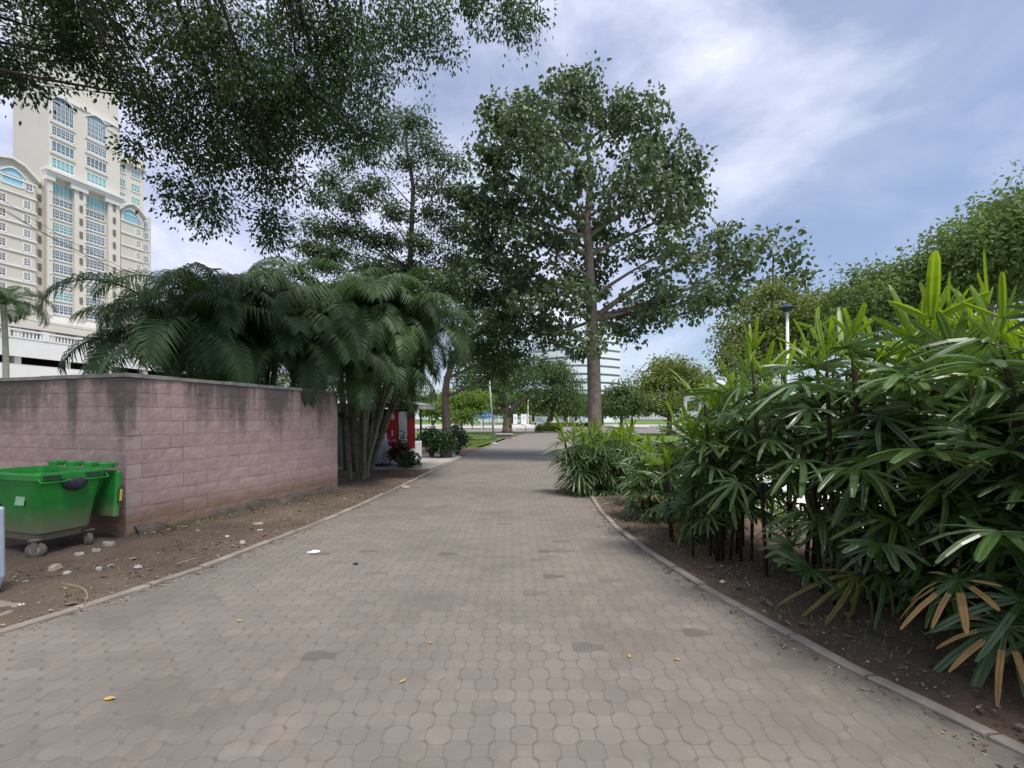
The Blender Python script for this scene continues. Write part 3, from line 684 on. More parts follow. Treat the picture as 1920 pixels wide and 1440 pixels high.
# ------------------------------------------------------------------ wheeled green bin
BX, BY, BRZ = -5.97, 5.726, math.atan2(-.289, .957)
RZS = .95
gbin = thing('wheeled_bin', 'large green four-wheeled rubbish bin with its lid hanging open behind, beside the pink wall', 'rubbish bin', (BX, BY, .0), BRZ); gbin.scale = (1, 1, .96)
Lb, Db, RZ = 1.25, .72, 1.05
def rrect(x, y, r, n=4):
    out = []
    for (sx, sy, a0) in ((1, 1, 0), (-1, 1, 90), (-1, -1, 180), (1, -1, 270)):
        for i in range(n + 1):
            a = R(a0 + 90 * i / n); out.append((sx * (x - r) + r * math.cos(a), sy * (y - r) + r * math.sin(a)))
    return out
def shell(m_, rings):
    k0 = len(m_.v); n = len(rings[0][0])
    for (pts, z) in rings: m_.v += [(p[0], p[1], z) for p in pts]
    for a in range(len(rings) - 1):
        for i in range(n):
            j = (i + 1) % n; m_.f.append((k0 + a * n + i, k0 + a * n + j, k0 + (a + 1) * n + j, k0 + (a + 1) * n + i)); m_.mi.append(0)
    m_.f.append(tuple(k0 + i for i in range(n))[::-1]); m_.mi.append(0); q = k0 + (len(rings) - 1) * n
    m_.f.append(tuple(q + i for i in range(n))); m_.mi.append(0)
X, Y = Lb / 2, Db / 2
mb = MB(); shell(mb, [(rrect(X * .70, Y * .62, .05), .20), (rrect(X * .72, Y * .64, .06), .27), (rrect(X * .80, Y * .74, .07), .30), (rrect(X * .95, Y * .93, .07), .93), (rrect(X * .95, Y * .93, .07), 1.0), (rrect(X * .91, Y * .88, .06), 1.0), (rrect(X * .78, Y * .70, .06), .34)])
mb.local('body', BING, gbin)
mb = MB(); shell(mb, [(rrect(X * .955, Y * .935, .07), .955), (rrect(X, Y, .07), .965), (rrect(X, Y, .07), 1.03), (rrect(X * .985, Y * .975, .065), RZ), (rrect(X * .93, Y * .90, .06), RZ), (rrect(X * .915, Y * .885, .06), .995)])
mb.f.pop(); mb.mi.pop(); mb.f.pop(-1) if False else None
mb.local('rim', BING, gbin)
for sx in (1, -1):
    for yc in (-.2, .22):
        mb = MB(); x0 = sx * (X + .002)
        mb.tube([(x0, yc - .13, .985), (x0 + sx * .05, yc - .13, .945), (x0 + sx * .06, yc - .12, .94), (x0 + sx * .06, yc + .12, .94), (x0 + sx * .05, yc + .13, .945), (x0, yc + .13, .985)], .011, 6)
        mb.local('handle', BING, gbin, True)
        mb = MB(); mb.box((x0 + sx * .001, yc, 1.0), (.006, .17, .035)); mb.local('handle_pocket_shade', DARKG, gbin)  # flat dark plate on the rim: grip pocket's shade put into its colour
    mb = MB(); M = Matrix.Rotation(R(90) * sx, 4, 'Y')
    prof = [(.135, 0), (.132, .03), (.115, .06), (.075, .085), (.03, .092)]
    mb.lathe(prof, (sx * (X * .955), .03, .93), 16, M); mb.v = [v if v[2] <= .965 else (v[0], v[1], .965) for v in mb.v]
    mb.local('trunnion_cover', DARKG, gbin, True)
# lid hanging down behind, seen edge-on
mb = MB(); mb.bbox((0, 0, 0), (Lb * 1.0, .075, .62), .025); mb.box((0, .05, -.05), (Lb * .8, .05, .4))
lid = mb.local('lid', BING, gbin, False, Matrix.Translation((.03, Y + .125, .69)) @ Matrix.Rotation(R(-4), 4, 'X'))
mb = MB(); mb.box((X + .034, .0, -.02), (.012, .028, .16)); mb.local('yellow_strip', YEL, lid)
mb = MB(); mb.box((X + .032, .0, -.02), (.006, .058, .2)); mb.local('lid_hollow_shade', DARKG, lid)  # flat dark plate round the strip, colour stands for shade in a hollow
for hx in (-.45, -.1, .25, .54):
    mb = MB(); mb.bbox((hx, Y + .05, RZ + .035), (.15, .11, .075), .015); mb.tube([(hx - .1, Y + .1, RZ + .04), (hx + .1, Y + .1, RZ + .04)], .028, 8)
    mb.local('hinge', BING, gbin)
mb = MB(); mb.box((0, -.04, .235), (Lb * .52, Db * .5, .09), None, 0, .9); mb.local('under_tray', BING, gbin)
for sx in (1, -1):
    for sy in (1, -1):
        cx_, cy_ = sx * X * .72, sy * Y * .72
        mb = MB(); M = Matrix.Rotation(R(90), 4, 'X') @ Matrix.Rotation(U(-.5, .5), 4, 'Y') if False else Matrix.Rotation(R(90), 4, 'X')
        Mz = Matrix.Rotation(R(35 if sy < 0 else -12), 4, 'Z')
        mb.lathe([(.05, -.026), (.092, -.026), (.1, -.012), (.1, .012), (.092, .026), (.05, .026)], (cx_, cy_, .10), 18, Mz @ M)
        wh = mb.local('wheel', DUSTR, gbin, True)
        mb = MB(); mb.lathe([(.014, -.034), (.05, -.03), (.05, .03), (.014, .034)], (cx_, cy_, .10), 12, Mz @ M); mb.local('hub', GREYM, wh)
        mb = MB()
        for s in (-1, 1):
            q = Mz @ Vector((0, s * .04, 0)); mb.box((cx_ + q.x, cy_ + q.y, .155), (.05, .006, .14), Mz.to_3x3())
        mb.box((cx_, cy_, .228), (.11, .1, .012), Mz.to_3x3()); mb.local('bracket', DUSTR, gbin)
mb = MB(); mb.box((X * .45, -Y * .885, .73), (.16, .006, .15), Matrix.Rotation(R(-9), 3, 'X')); lab = mb.local('sticker', surf('pale_sticker', (.35, .55, .36), (.3, .48, .3), 5, .5, 0), gbin)

# pale bin at the very edge of the frame
lb_ = thing('litter_bin', 'pale blue upright litter bin with a black domed top at the path edge', 'litter bin', (-4.94, 3.98, 0.0))
mb = MB(); shell(mb, [(rrect(.2, .2, .12), .0), (rrect(.245, .245, .12), .09), (rrect(.262, .262, .1), .2), (rrect(.255, .255, .09), .82), (rrect(.24, .24, .08), .84)]); mb.local('body', PBLUE, lb_, False)
mb = MB(); shell(mb, [(rrect(.24, .24, .08), .842), (rrect(.24, .24, .08), .86), (rrect(.2, .2, .08), .92), (rrect(.12, .12, .06), .955)]); mb.local('lid', BLACK, lb_, True)
mb = MB(); mb.prism([(-5.8, 3.35), (-4.25, 3.55), (-4.1, 3.72), (-4.35, 4.0), (-5.8, 4.3)], -.05, .03); tag(mb.build('concrete_pad', KERB), 'grey concrete pad under the pale litter bin', 'concrete pad')

# ------------------------------------------------------------------ lady palm hedge on the right
HG = 'lady palms planted along the path'
ladies = [
 (2.35, 6.25, 1.2, 5, 'thin-caned lady palm at the open end of the hedge, bare soil before it', 0.30, 0.20, 10, 0.81, 0.60),
 (2.30, 5.45, 1.55, 6, 'lady palm with bare dark canes beside the bend of the kerb', 0.34, 0.33, 10, 0.86, 0.60),
 (2.60, 5.30, 2.05, 5, 'lady palm behind the bend of the kerb, canes against bright paving', 0.34, 0.38, 11, 0.99, 0.60),
 (2.85, 4.75, 2.3, 6, 'lady palm with slanting canes where bright paving shows through', 0.37, 0.38, 11, 0.99, 0.60),
 (3.06, 4.15, 2.13, 6, 'tall lady palm with drooping dark fans over the kerb soil', 0.37, 0.20, 12, 0.88, 0.75),
 (3.26, 3.65, 2.20, 7, 'tall lady palm with yellow-green shoots on top, mid hedge', 0.39, 0.20, 14, 0.98, 0.87),
 (3.41, 3.10, 2.18, 7, 'dark lady palm with one broad lone fan low on its side', 0.39, 0.20, 14, 0.98, 0.87),
 (3.53, 2.55, 2.28, 7, 'close lady palm whose lowest fan has dry tan tips', 0.39, 0.20, 14, 0.98, 1.00),
 (3.66, 1.95, 2.28, 6, 'lady palm nearest the camera, half outside the frame', 0.39, 0.20, 12, 0.98, 0.87),
 (3.05, 5.90, 2.15, 5, 'lady palm in the second row behind the slanting canes', 0.39, 0.38, 10, 0.99, 0.60),
 (3.55, 4.70, 2.45, 6, 'second-row lady palm with bright shoots against the sky', 0.39, 0.38, 11, 0.99, 1.00),
 (3.86, 3.95, 2.38, 7, 'second-row lady palm under the yellow-green top shoots', 0.41, 0.20, 14, 0.98, 1.00),
 (4.06, 3.30, 2.38, 7, 'second-row lady palm deep in the dark of the hedge', 0.41, 0.20, 14, 0.98, 1.00),
 (4.21, 2.60, 2.43, 7, 'second-row lady palm with tall bright shoots by the frame edge', 0.41, 0.20, 14, 0.98, 1.00),
 (4.56, 3.60, 2.38, 6, 'back-row lady palm rising behind the tall bright shoots', 0.46, 0.20, 14, 0.98, 1.00),
 (4.35, 4.50, 2.50, 5, 'back-row lady palm seen between the taller hedge crowns', 0.41, 0.38, 11, 1.04, 1.00),
 (2.35, 7.40, 1.0, 5, 'low pale lady palm between the round clump and the hedge', 0.37, 0.20, 11, 0.89, 0.60),
 (3.00, 7.00, 1.4, 5, 'sunlit lady palm behind the open end of the hedge', 0.37, 0.20, 11, 0.94, 0.75),
 (3.60, 8.00, 1.2, 5, 'sunlit lady palm in front of the white awning corner', 0.41, 0.20, 11, 0.94, 0.75),
 (2.90, 8.60, 1.0, 5, 'yellow-green lady palm just behind the round clump', 0.41, 0.20, 11, 0.89, 0.75),
]
for (x, y, h, n, lab_, sp, lo, lv, sc, yg) in ladies: lady_palm(x, y, h, n, lab_, HG, sp, lo, lv, sc, yg)
lady_palm(1.95, 10.1, 1.28, 22, 'dense round lady palm clump standing alone by the kerb', HG, .62, .12, 13, .85, .7, FANN, .5)
lady_palm(2.5, 10.6, 1.3, 14, 'lady palm clump hugging the foot of the big tree, behind the round clump', HG, .45, .2, 8, .78, .5, FANN, .8)
# the low fan with dry tips and the lone broad fan
lp = [o for o in C.objects if o.name.startswith('lady_palm') and o.get('label', '').startswith('close lady')][0]
for (px, py, d, az, pt) in ((1795, 1070, 2.75, 165, -8), (1880, 1130, 2.6, 200, -25)):
    q = P(px, py, d) - lp.location; a = R(az)
    M = Matrix.Translation(q - Vector((math.cos(a), math.sin(a), 0)) * .3) @ Matrix.Rotation(a, 4, 'Z') @ Matrix.Rotation(-R(pt), 4, 'Y')
    tag(link('leaf', random.choice(FAND), lp, M), 'fan leaf with dry tan tips')
for (px, py, d, az, pt, sc) in ((1740, 880, 2.9, 210, 35, 1.15), (1690, 720, 3.0, 215, 30, 1.1), (1500, 735, 3.7, 210, 30, 1.1), (1600, 880, 3.3, 220, 20, 1.1), (1860, 700, 2.6, 200, 25, 1.1), (1880, 980, 2.5, 215, 10, 1.1), (1650, 1000, 3.1, 230, 5, 1.0)):
    q = P(px, py, d) - lp.location; a = R(az)
    M = Matrix.Translation(q - Vector((math.cos(a), math.sin(a), .3)) * .26) @ Matrix.Rotation(a, 4, 'Z') @ Matrix.Rotation(-R(pt), 4, 'Y') @ Matrix.Scale(sc, 4)
    link('leaf', random.choice(FANS), lp, M)

# ------------------------------------------------------------------ areca palms behind the wall
AG = 'areca palms behind the block wall'
areca(-6.55, 9.2, [(-.1, -.2, 3.3), (.35, .1, 3.7), (-.5, .3, 2.8), (.1, .5, 3.8), (.3, -.4, 3.0)], 'areca palm with arching fronds over the wall corner, against the pale hotel', AG)
areca(-5.9, 10.6, [(-.3, -.2, 3.7), (.4, .2, 4.0), (.0, .5, 3.4), (.6, -.3, 3.3)], 'dark areca palm over the middle of the pink wall', AG)
areca(-5.1, 11.4, [(-.4, 0, 4.2), (.3, .3, 4.5), (.7, -.2, 3.9), (0, -.4, 3.2), (.6, -.5, 2.9)], 'tall areca palm behind the far end of the pink wall', AG, 0, 1.05)
areca(-4.15, 12.3, [(-.6, -.1, 4.1), (.1, .2, 4.6), (.7, .0, 4.3), (.3, -.3, 3.3), (1.1, .2, 4.2), (1.3, -.2, 3.7), (-.1, -.2, 2.9), (.3, -.5, 2.6), (.6, -.5, 3.1)], 'many-stemmed areca palm clump beside the wall end, stems leaning to the path', AG, 0, 1.05, 3)
areca(-4.7, 13.8, [(.2, .2, 4.7), (1.2, 0, 4.9), (1.9, .4, 4.4), (-.5, .3, 4.4), (2.1, -.1, 4.1), (.6, -.4, 3.7)], 'areca palm with a yellow-green spear frond on top', AG, 1, 1.0)
areca(-6.6, 13.0, [(-.3, 0, 4.2), (.4, .2, 4.5), (.9, .3, 4.0)], 'areca palm in the back row over the wall', AG)
areca(-5.2, 14.2, [(-.3, 0, 4.6), (.4, .2, 4.9), (1.0, .1, 4.5)], 'areca palm at the back with its top fronds highest', AG)
areca(-7.6, 11.2, [(-.2, 0, 3.4), (.4, .2, 3.8), (.9, .1, 3.3)], 'areca palm behind the corner palm, dark against the hotel', AG)

# ------------------------------------------------------------------ trees
def lob(px, py, d, rx, ry, dd=None):
    return (P(px, py, d), (rx / F * d, (dd if dd else (rx + ry) / 2 / F * d), ry / F * d))
# big central tree
bt = Vector((3.3, 18, 0))
bl = [lob(1075, 205, 18, 105, 55), lob(1000, 260, 17.5, 90, 65), lob(1185, 235, 18, 75, 65), lob(925, 300, 18, 55, 60), lob(950, 225, 18, 55, 45), lob(890, 390, 18.5, 45, 50), lob(1300, 350, 18.5, 45, 40), lob(1390, 500, 18.8, 40, 25), lob(1245, 300, 18.5, 70, 60), lob(1060, 340, 16.6, 100, 65),
      lob(1175, 350, 17, 90, 65), lob(955, 380, 18.5, 75, 60), lob(1270, 395, 18, 60, 45), lob(1255, 470, 17, 85, 45), lob(1350, 465, 18.5, 50, 40), lob(1010, 450, 17.5, 80, 50), lob(1120, 430, 19.5, 60, 45),
      lob(955, 520, 18.5, 75, 50), lob(1045, 560, 17, 80, 50), lob(1240, 560, 17.5, 90, 40), lob(1330, 560, 18.5, 70, 35), lob(1180, 610, 18, 60, 32), lob(1010, 620, 19, 70, 35), lob(900, 460, 19, 45, 50), lob(1110, 520, 19.5, 70, 40), lob(1090, 640, 16.8, 40, 30), lob(1080, 155, 18, 65, 25)]
make_tree('broadleaf_tree', 'tall broad-crowned tree with straight pale trunk behind the round palm clump', 'tree', bt,
          [bt, bt + Vector((0, 0, 1.2)), P(1112, 640, 18), P(1108, 560, 18), P(1104, 480, 18), P(1100, 410, 18), P(1110, 330, 18), P(1095, 240, 18)],   .31, bl, 1030, 26, .38, .175, BIGL, BARKL, None, True, .8, .7, .8, .45, limb_k=.36)
# ficus overhanging from the left
fb = Vector((-11.5, 1.0, 0))
fl = [lob(220, 20, 6.5, 230, 75), lob(430, 130, 6.8, 170, 110), lob(560, 160, 7.4, 110, 110), lob(340, 235, 7, 80, 70), lob(440, 280, 7.2, 100, 65), lob(385, 385, 7.4, 55, 50), lob(620, 215, 8.2, 85, 60),
      lob(770, 50, 7.6, 95, 75), lob(690, 130, 8.4, 60, 70), lob(900, 0, 7.6, 80, 30), lob(10, 120, 6.2, 45, 70), lob(55, 120, 6.3, 50, 40), lob(130, 70, 6.3, 60, 45), lob(190, 120, 6.6, 55, 40), lob(265, 180, 6.8, 45, 45), lob(525, 335, 7.8, 55, 40), lob(100, 0, 6, 120, 45), lob(560, 30, 7, 110, 45), lob(640, 70, 7.2, 70, 60),
      lob(960, 20, 7.6, 40, 25), lob(500, 230, 7.8, 120, 70), lob(680, 240, 8.6, 40, 35)]
fl += [(Vector(q), (1.7, 1.7, .5)) for q in ((-5, 3.0, 7.6), (-2.5, 2.8, 8.2), (-7, 1, 7), (-6, -1, 7.5))]
extra = []
for (px, py, n, d) in ((512, 400, 9, 7.8), (505, 395, 8, 7.8), (330, 330, 8, 7.1), (250, 262, 5, 6.9), (975, 45, 5, 7.5), (1005, 25, 3, 7.5)):
    for i in range(n): extra.append(P(px + U(-4, 4), py + i * 8, d))
make_tree('ficus_tree', 'dark small-leaved weeping fig overhanging the path from outside the frame', 'tree', fb,
          [fb, fb + Vector((.3, .1, 2)), fb + Vector((1.0, .3, 4)), Vector((-9.2, 1.8, 6.2)), Vector((-7.2, 2.4, 7.6)), Vector((-5, 3.2, 8.6)), Vector((-2.6, 3.8, 9.2)), Vector((-.3, 4.4, 9.8))], .5, fl, 1250, 64, .27, .07, FICUS, BARKD, None, False, .52, .8, .8, .5, limb_k=.075, extra=extra, rise=0)
# tall feathery tree behind the palms
f2 = Vector((-3.9, 17.5, 0))
l2 = []
for (px, py, rx, ry) in ((775, 225, 32, 20), (735, 250, 34, 20), (805, 275, 34, 18), (840, 310, 28, 16), (690, 285, 36, 18), (650, 305, 26, 14), (755, 305, 30, 16), (620, 335, 34, 15), (700, 345, 40, 18), (800, 345, 34, 16), (850, 365, 30, 18), (600, 375, 30, 13), (660, 385, 44, 18), (740, 395, 40, 16), (815, 405, 40, 18), (590, 425, 40, 14), (650, 430, 48, 18), (720, 450, 50, 18), (790, 455, 46, 18), (855, 430, 36, 20), (575, 465, 38, 14), (630, 480, 50, 18), (700, 500, 55, 20), (780, 510, 55, 20), (850, 490, 40, 22), (720, 215, 24, 14), (770, 545, 60, 20), (700, 540, 60, 22), (610, 500, 40, 16), (830, 530, 50, 22)):
    l2.append(lob(px, py, U(16.3, 18.2), rx, ry))
make_tree('feathery_tree', 'slender tall tree with open feathery layers rising behind the palms', 'tree', f2,
          [f2, P(770, 620, 17.5), P(768, 520, 17.5), P(772, 420, 17.5), P(775, 340, 17.5), P(760, 270, 17.5), P(768, 215, 17.5)], .15, l2, 430, 70, .42, .14, FEATH, BARKD, None, False, .45, .55, .62, .6, limb_k=.3, rise=1.0)
# dark tree with forked trunk beside the shrubs
f3 = Vector((-2.75, 18.9, 0))
l3 = [lob(900, 560, 20, 70, 50), lob(960, 600, 20, 60, 45), lob(880, 650, 19, 50, 35), lob(940, 660, 20, 60, 35), lob(870, 520, 21, 50, 40), lob(920, 700, 21, 40, 22), lob(980, 540, 21, 50, 40), lob(900, 610, 18, 55, 40)]
make_tree('dark_tree', 'dark green tree with a forked trunk between the two glossy shrubs', 'tree', f3,
          [f3, P(838, 800, 18.9), P(834, 750, 18.9), P(838, 710, 18.9), P(860, 650, 18.9), P(880, 590, 19), P(900, 530, 20)], .22, l3, 270, 50, .42, .16, DKTREE, BARK, None, False, .55, .6, .6, .5)
# old tree with leaning limb on the lawn
f4 = Vector((-.55, 50, 0))
l4 = [lob(900, 690, 50, 60, 40), lob(945, 680, 50, 50, 45), lob(985, 715, 50, 35, 25), lob(905, 740, 48, 40, 22), lob(880, 720, 48, 40, 25), lob(930, 720, 46, 50, 25), lob(1000, 690, 54, 40, 30), lob(1000, 740, 50, 22, 12)]
make_tree('old_tree', 'gnarled old tree with a long leaning limb above the stone benches', 'tree', f4,
          [f4, P(951, 790, 50), P(953, 775, 50), P(945, 750, 50), P(940, 720, 50), P(935, 690, 50)], .55, l4, 330, 40, 1.1, .3, DKTREE, BARK, None, False, .55, .5, .6, .5, extra=[])
mb = MB()
mb.tube([P(952, 782, 49.9), P(962, 765, 49.8), P(975, 752, 49.6), P(988, 746, 49.5), P(1004, 742, 49.3)], [.34, .3, .25, .2, .1], 8)
rt = [o for o in C.objects if o.name == 'old_tree'][0]; mb.build('limb', BARK, rt, True)
# leaning tree in the round hedge
f5 = Vector((5.2, 54, 0))
l5 = [lob(1035, 700, 54, 35, 25), lob(1060, 725, 54, 32, 25), lob(1030, 740, 53, 30, 20), lob(1075, 755, 53, 22, 20), lob(1050, 690, 55, 25, 18), lob(1010, 755, 54, 20, 14), lob(1060, 765, 53, 30, 10)]
make_tree('leaning_tree', 'leaning tree growing out of the round clipped hedge', 'tree', f5,
          [f5 + Vector((-1.3, 0, 0)) * 0 + Vector((-.9, 0, 0)), P(1028, 790, 54), P(1036, 772, 54), P(1040, 755, 54), P(1045, 730, 54)], .32, l5, 240, 40, 1.0, .28, GRTREE, BARK, None, False, .55, .5, .6, .5)
# light tree on the lawn, left
def simple_tree(name, label, px, d, lobes, size, mat, nclu, nleaf, spread, r0=.15, bark=BARK, group=None, big=False, lean=0, flat=.6, asp=.55):
    b = Vector(((px - CX) / F * d, d, 0)); top = max(l[0].z for l in lobes)
    tr = [b, b + Vector((lean * .2, 0, top * .25)), b + Vector((lean * .6, 0, top * .55)), b + Vector((lean, 0, top * .9))]
    return make_tree(name, label, 'tree', b, tr, r0, lobes, nclu, nleaf, spread, size, mat, bark, group, big, asp, .45, flat, .5)
simple_tree('young_tree', 'bright lime-green young tree on the lawn beside the dark trunk', 866, 34, [lob(872, 750, 34, 34, 20), lob(850, 765, 34, 32, 16), lob(895, 762, 34, 26, 18), lob(865, 780, 33, 30, 11), lob(905, 748, 35, 22, 14)], .2, LTTREE, 190, 45, .55, .09)
simple_tree('young_tree', 'lime-green sapling left of the dark trunk', 810, 30, [lob(808, 772, 30, 22, 10), lob(822, 766, 30, 14, 9)], .18, LTTREE, 50, 40, .5, .07)
RT = 'trees beyond the hedge'
simple_tree('sparse_tree', 'sparse upright tree with large scattered leaves against the sky', 1440, 25, [lob(1425, 470, 25, 45, 30), lob(1480, 480, 25, 40, 35), lob(1500, 520, 25, 35, 30), lob(1400, 520, 25, 40, 25), lob(1450, 540, 25, 60, 25), lob(1390, 565, 24, 40, 22), lob(1440, 440, 25, 25, 14), lob(1485, 440, 25, 15, 14)], .3, BIGL, 90, 8, .6, .2, BARK, RT, True, .3, .9, .8)
simple_tree('vine_tree', 'rounded yellow-green tree draped in creeper behind the lamp post', 1470, 22, [lob(1420, 600, 22, 60, 45), lob(1490, 590, 22, 60, 45), lob(1550, 570, 22, 40, 35), lob(1460, 650, 21.5, 90, 40), lob(1390, 660, 22, 45, 40), lob(1530, 640, 22, 60, 40), lob(1370, 620, 22, 20, 30), lob(1440, 550, 22, 40, 25), lob(1400, 690, 21, 60, 40), lob(1520, 600, 21, 60, 45)], .17, YGTREE, 420, 46, .55, .25, BARK, RT)
simple_tree('spreading_tree', 'wide flat-topped green tree high above the hedge at the frame edge', 1850, 17, [lob(1900, 420, 16, 90, 50), lob(1980, 380, 16, 120, 70), lob(1800, 480, 17, 90, 45), lob(1850, 530, 17, 100, 50), lob(1720, 520, 18, 70, 35), lob(1650, 530, 19, 70, 32), lob(1760, 560, 18, 90, 40), lob(1950, 500, 16, 90, 60), lob(1600, 560, 20, 50, 30), lob(1890, 380, 17, 40, 15), lob(1780, 445, 18, 35, 15), lob(1690, 580, 18, 80, 40), lob(1580, 600, 19, 60, 30), lob(1850, 470, 16, 80, 50), lob(1640, 560, 18, 60, 30)], .17, RAINT, 760, 50, .6, .4, BARK, RT)
simple_tree('bushy_tree', 'light olive bushy tree in the gap right of the tall trunk', 1255, 45, [lob(1225, 720, 45, 45, 30), lob(1275, 710, 45, 40, 32), lob(1250, 690, 45, 40, 22), lob(1305, 725, 45, 25, 28), lob(1250, 755, 44, 70, 22), lob(1190, 750, 44, 35, 25)], .28, YGTREE, 330, 40, .9, .3, BARK, RT)
simple_tree('bushy_tree', 'deeper green bushy tree close beside the tall trunk', 1165, 38, [lob(1160, 740, 38, 30, 22), lob(1185, 755, 38, 30, 20), lob(1150, 765, 37, 25, 15)], .26, GRTREE, 120, 40, .7, .2, BARK, RT)
# far tree line, each its own
FT = 'far trees closing the park'
for i, (px, d, top, wd, mt, lb2) in enumerate([
    (770, 70, 720, 45, GRTREE, 'far green tree glimpsed left of the dark trunk, behind the palms'), (835, 95, 730, 40, LTTREE, 'far light green tree behind the lime young tree'),
    (885, 110, 725, 42, DKTREE, 'far dark tree above the blue-roofed pavilion'), (925, 120, 730, 40, GRTREE, 'far tree between the pavilion and the old tree'),
    (965, 135, 735, 35, LTTREE, 'far pale tree seen under the leaning limb'), (1000, 140, 730, 35, GRTREE, 'far tree behind the white flag poles'),
    (1035, 150, 728, 40, DKTREE, 'far dark tree behind the leaning tree'), (1080, 130, 735, 38, GRTREE, 'far tree just left of the tall trunk base'),
    (1130, 90, 745, 40, DKTREE, 'far dark tree right behind the tall trunk'), (1185, 80, 745, 40, GRTREE, 'far tree between the tall trunk and the olive bush'),
    (1330, 60, 700, 60, GRTREE, 'far tree behind the white awning'), (560, 50, 640, 90, DKTREE, 'dark tree seen under the areca fronds over the wall'), (690, 60, 690, 60, DKTREE, 'dark tree behind the grey kiosk'), (470, 60, 660, 70, GRTREE, 'green tree under the fronds near the hotel podium'), (960, 170, 742, 60, GRTREE, 'farthest broad tree at the end of the path'), (1060, 185, 742, 60, LTTREE, 'farthest pale tree behind the round hedge')]):
    sc = d / F; z0 = 785
    lb3 = [lob(px + wd * .0, (top + z0) / 2 - 8, d, wd * .8, (z0 - top) * .32), lob(px - wd * .45, (top + z0) / 2 + 5, d, wd * .5, (z0 - top) * .25), lob(px + wd * .5, (top + z0) / 2 + 2, d, wd * .5, (z0 - top) * .28), lob(px + U(-8, 8), top + (z0 - top) * .22, d, wd * .5, (z0 - top) * .2)]
    simple_tree('far_tree', lb2, px, d, lb3, .005 * d + .04, mt, 130, 30, .017 * d, .003 * d, BARKD, FT)

# shrubs by the kiosk slab
def shrub(x, y, h, r, label, mat, ncl, size, name='shrub', cat='shrub'):
    root = thing(name, label, cat, (x, y, 0)); mb = MB(); cl = []
    for i in range(ncl):
        v = Vector((random.gauss(0, 1), random.gauss(0, 1), random.gauss(0, .8))).normalized() * random.random() ** .5
        cl.append(Vector((x + v.x * r, y + v.y * r, h * .6 + v.z * h * .4)))
    for q in cl[:26]: mb.tube(bez((x + U(-.06, .06), y + U(-.06, .06), 0), q, (U(-.1, .1), U(-.1, .1), .1), 4), [.018, .014, .01, .005], 4, cap=False)
    mb.build('stems', BARK, root)
    link('foliage', crown_mesh('foliage', cl, .14, 16, size, mat, (x, y, 0), True, .55, .2, .9), root); return root
shrub(-3.35, 19.0, 1.35, .62, 'broad glossy dark shrub beside the white counter', SHRUB, 130, .11)
shrub(-2.75, 18.6, 1.2, .5, 'glossy dark shrub hiding the foot of the forked trunk', SHRUB, 90, .11)
shrub(-2.4, 20.0, 1.25, .48, 'small round glossy shrub on a bare stem by the path', SHRUB, 90, .11)
shrub(-3.75, 15.2, .95, .3, 'small red-brown leafed shrub before the banners', REDSH, 36, .14)
shrub(-3.35, 14.8, .55, .28, 'low green plant at the corner of the concrete slab', SHRUB, 26, .13)

# ------------------------------------------------------------------ kiosk, banners, sack
mb = MB(); mb.prism([(-6.6, 14.6), (-2.62, 14.55), (-2.12, 19.1), (-2.5, 20.6), (-6.6, 20.6)], -.05, .05); tag(mb.build('concrete_slab', CONC), 'pale concrete slab in front of the kiosk', 'concrete slab')
ki = thing('kiosk', 'grey sheet-metal kiosk under the palms with a white counter', 'kiosk', (-5.2, 16.6, .05))
for i in range(9):
    m_ = MB(); m_.box((-6.45 + i * .2, 15.0, 1.05), (.19, .05 if i % 2 else .07, 2.0)); m_.build('wall_panel', SHED, ki)
for i in range(12):
    m_ = MB(); m_.box((-6.55, 15.1 + i * .3, 1.05), (.05, .29, 2.0)); m_.build('wall_panel', SHED, ki)
m_ = MB(); m_.box((-5.3, 16.8, 2.13), (3.0, 3.9, .07)); m_.build('roof', SHED, ki)
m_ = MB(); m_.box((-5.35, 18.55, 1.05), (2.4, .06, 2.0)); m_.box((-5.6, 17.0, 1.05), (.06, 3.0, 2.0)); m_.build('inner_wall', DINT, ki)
m_ = MB(); m_.bbox((-4.0, 16.9, .42), (.9, 1.9, .72), .02); m_.build('counter', WHITE, ki)
m_ = MB(); m_.box((-4.42, 15.45, 1.05), (.09, .09, 2.0)); m_.build('post', NAVY, ki)
m_ = MB(); m_.box((-3.6, 17.9, 1.05), (.07, .07, 2.0)); m_.build('post', NAVY, ki)
m_ = MB(); m_.add([(-4.3, 16.0, 2.32), (-3.35, 16.2, 2.12), (-3.15, 18.8, 2.15), (-4.3, 18.8, 2.4), (-4.3, 16.0, 2.35), (-3.35, 16.2, 2.15), (-3.15, 18.8, 2.18), (-4.3, 18.8, 2.43), (-3.35, 16.2, 2.0), (-3.15, 18.8, 2.03)], [(0, 3, 2, 1), (4, 5, 6, 7), (1, 2, 9, 8)]); m_.build('awning', surf('grey_awning', (.4, .41, .42), (.3, .31, .32), 3, .7, .1, 20), ki)
m_ = MB(); m_.box((-3.9, 15.92, .42), (1.25, .05, .05)); m_.build('counter_rail', DARKG, ki)
def banner(x0, x1, y, z0, z1, mat, label):
    b = thing('banner', label, 'banner', ((x0 + x1) / 2, y, 0), 0, 'banners hung on the kiosk front'); m_ = MB(); n = 8
    vs = []
    for i in range(n + 1):
        z = z0 + (z1 - z0) * i / n
        for x in (x0, x1): vs.append((x, y + .015 * math.sin(i * 1.3 + x * 9), z))
    k = len(vs); vs += [(v[0], v[1] + .004, v[2]) for v in vs]
    fs = [(2 * i, 2 * i + 1, 2 * i + 3, 2 * i + 2) for i in range(n)] + [(k + 2 * i + 2, k + 2 * i + 3, k + 2 * i + 1, k + 2 * i) for i in range(n)]
    m_.add(vs, fs); m_.build('cloth', mat, b); return b
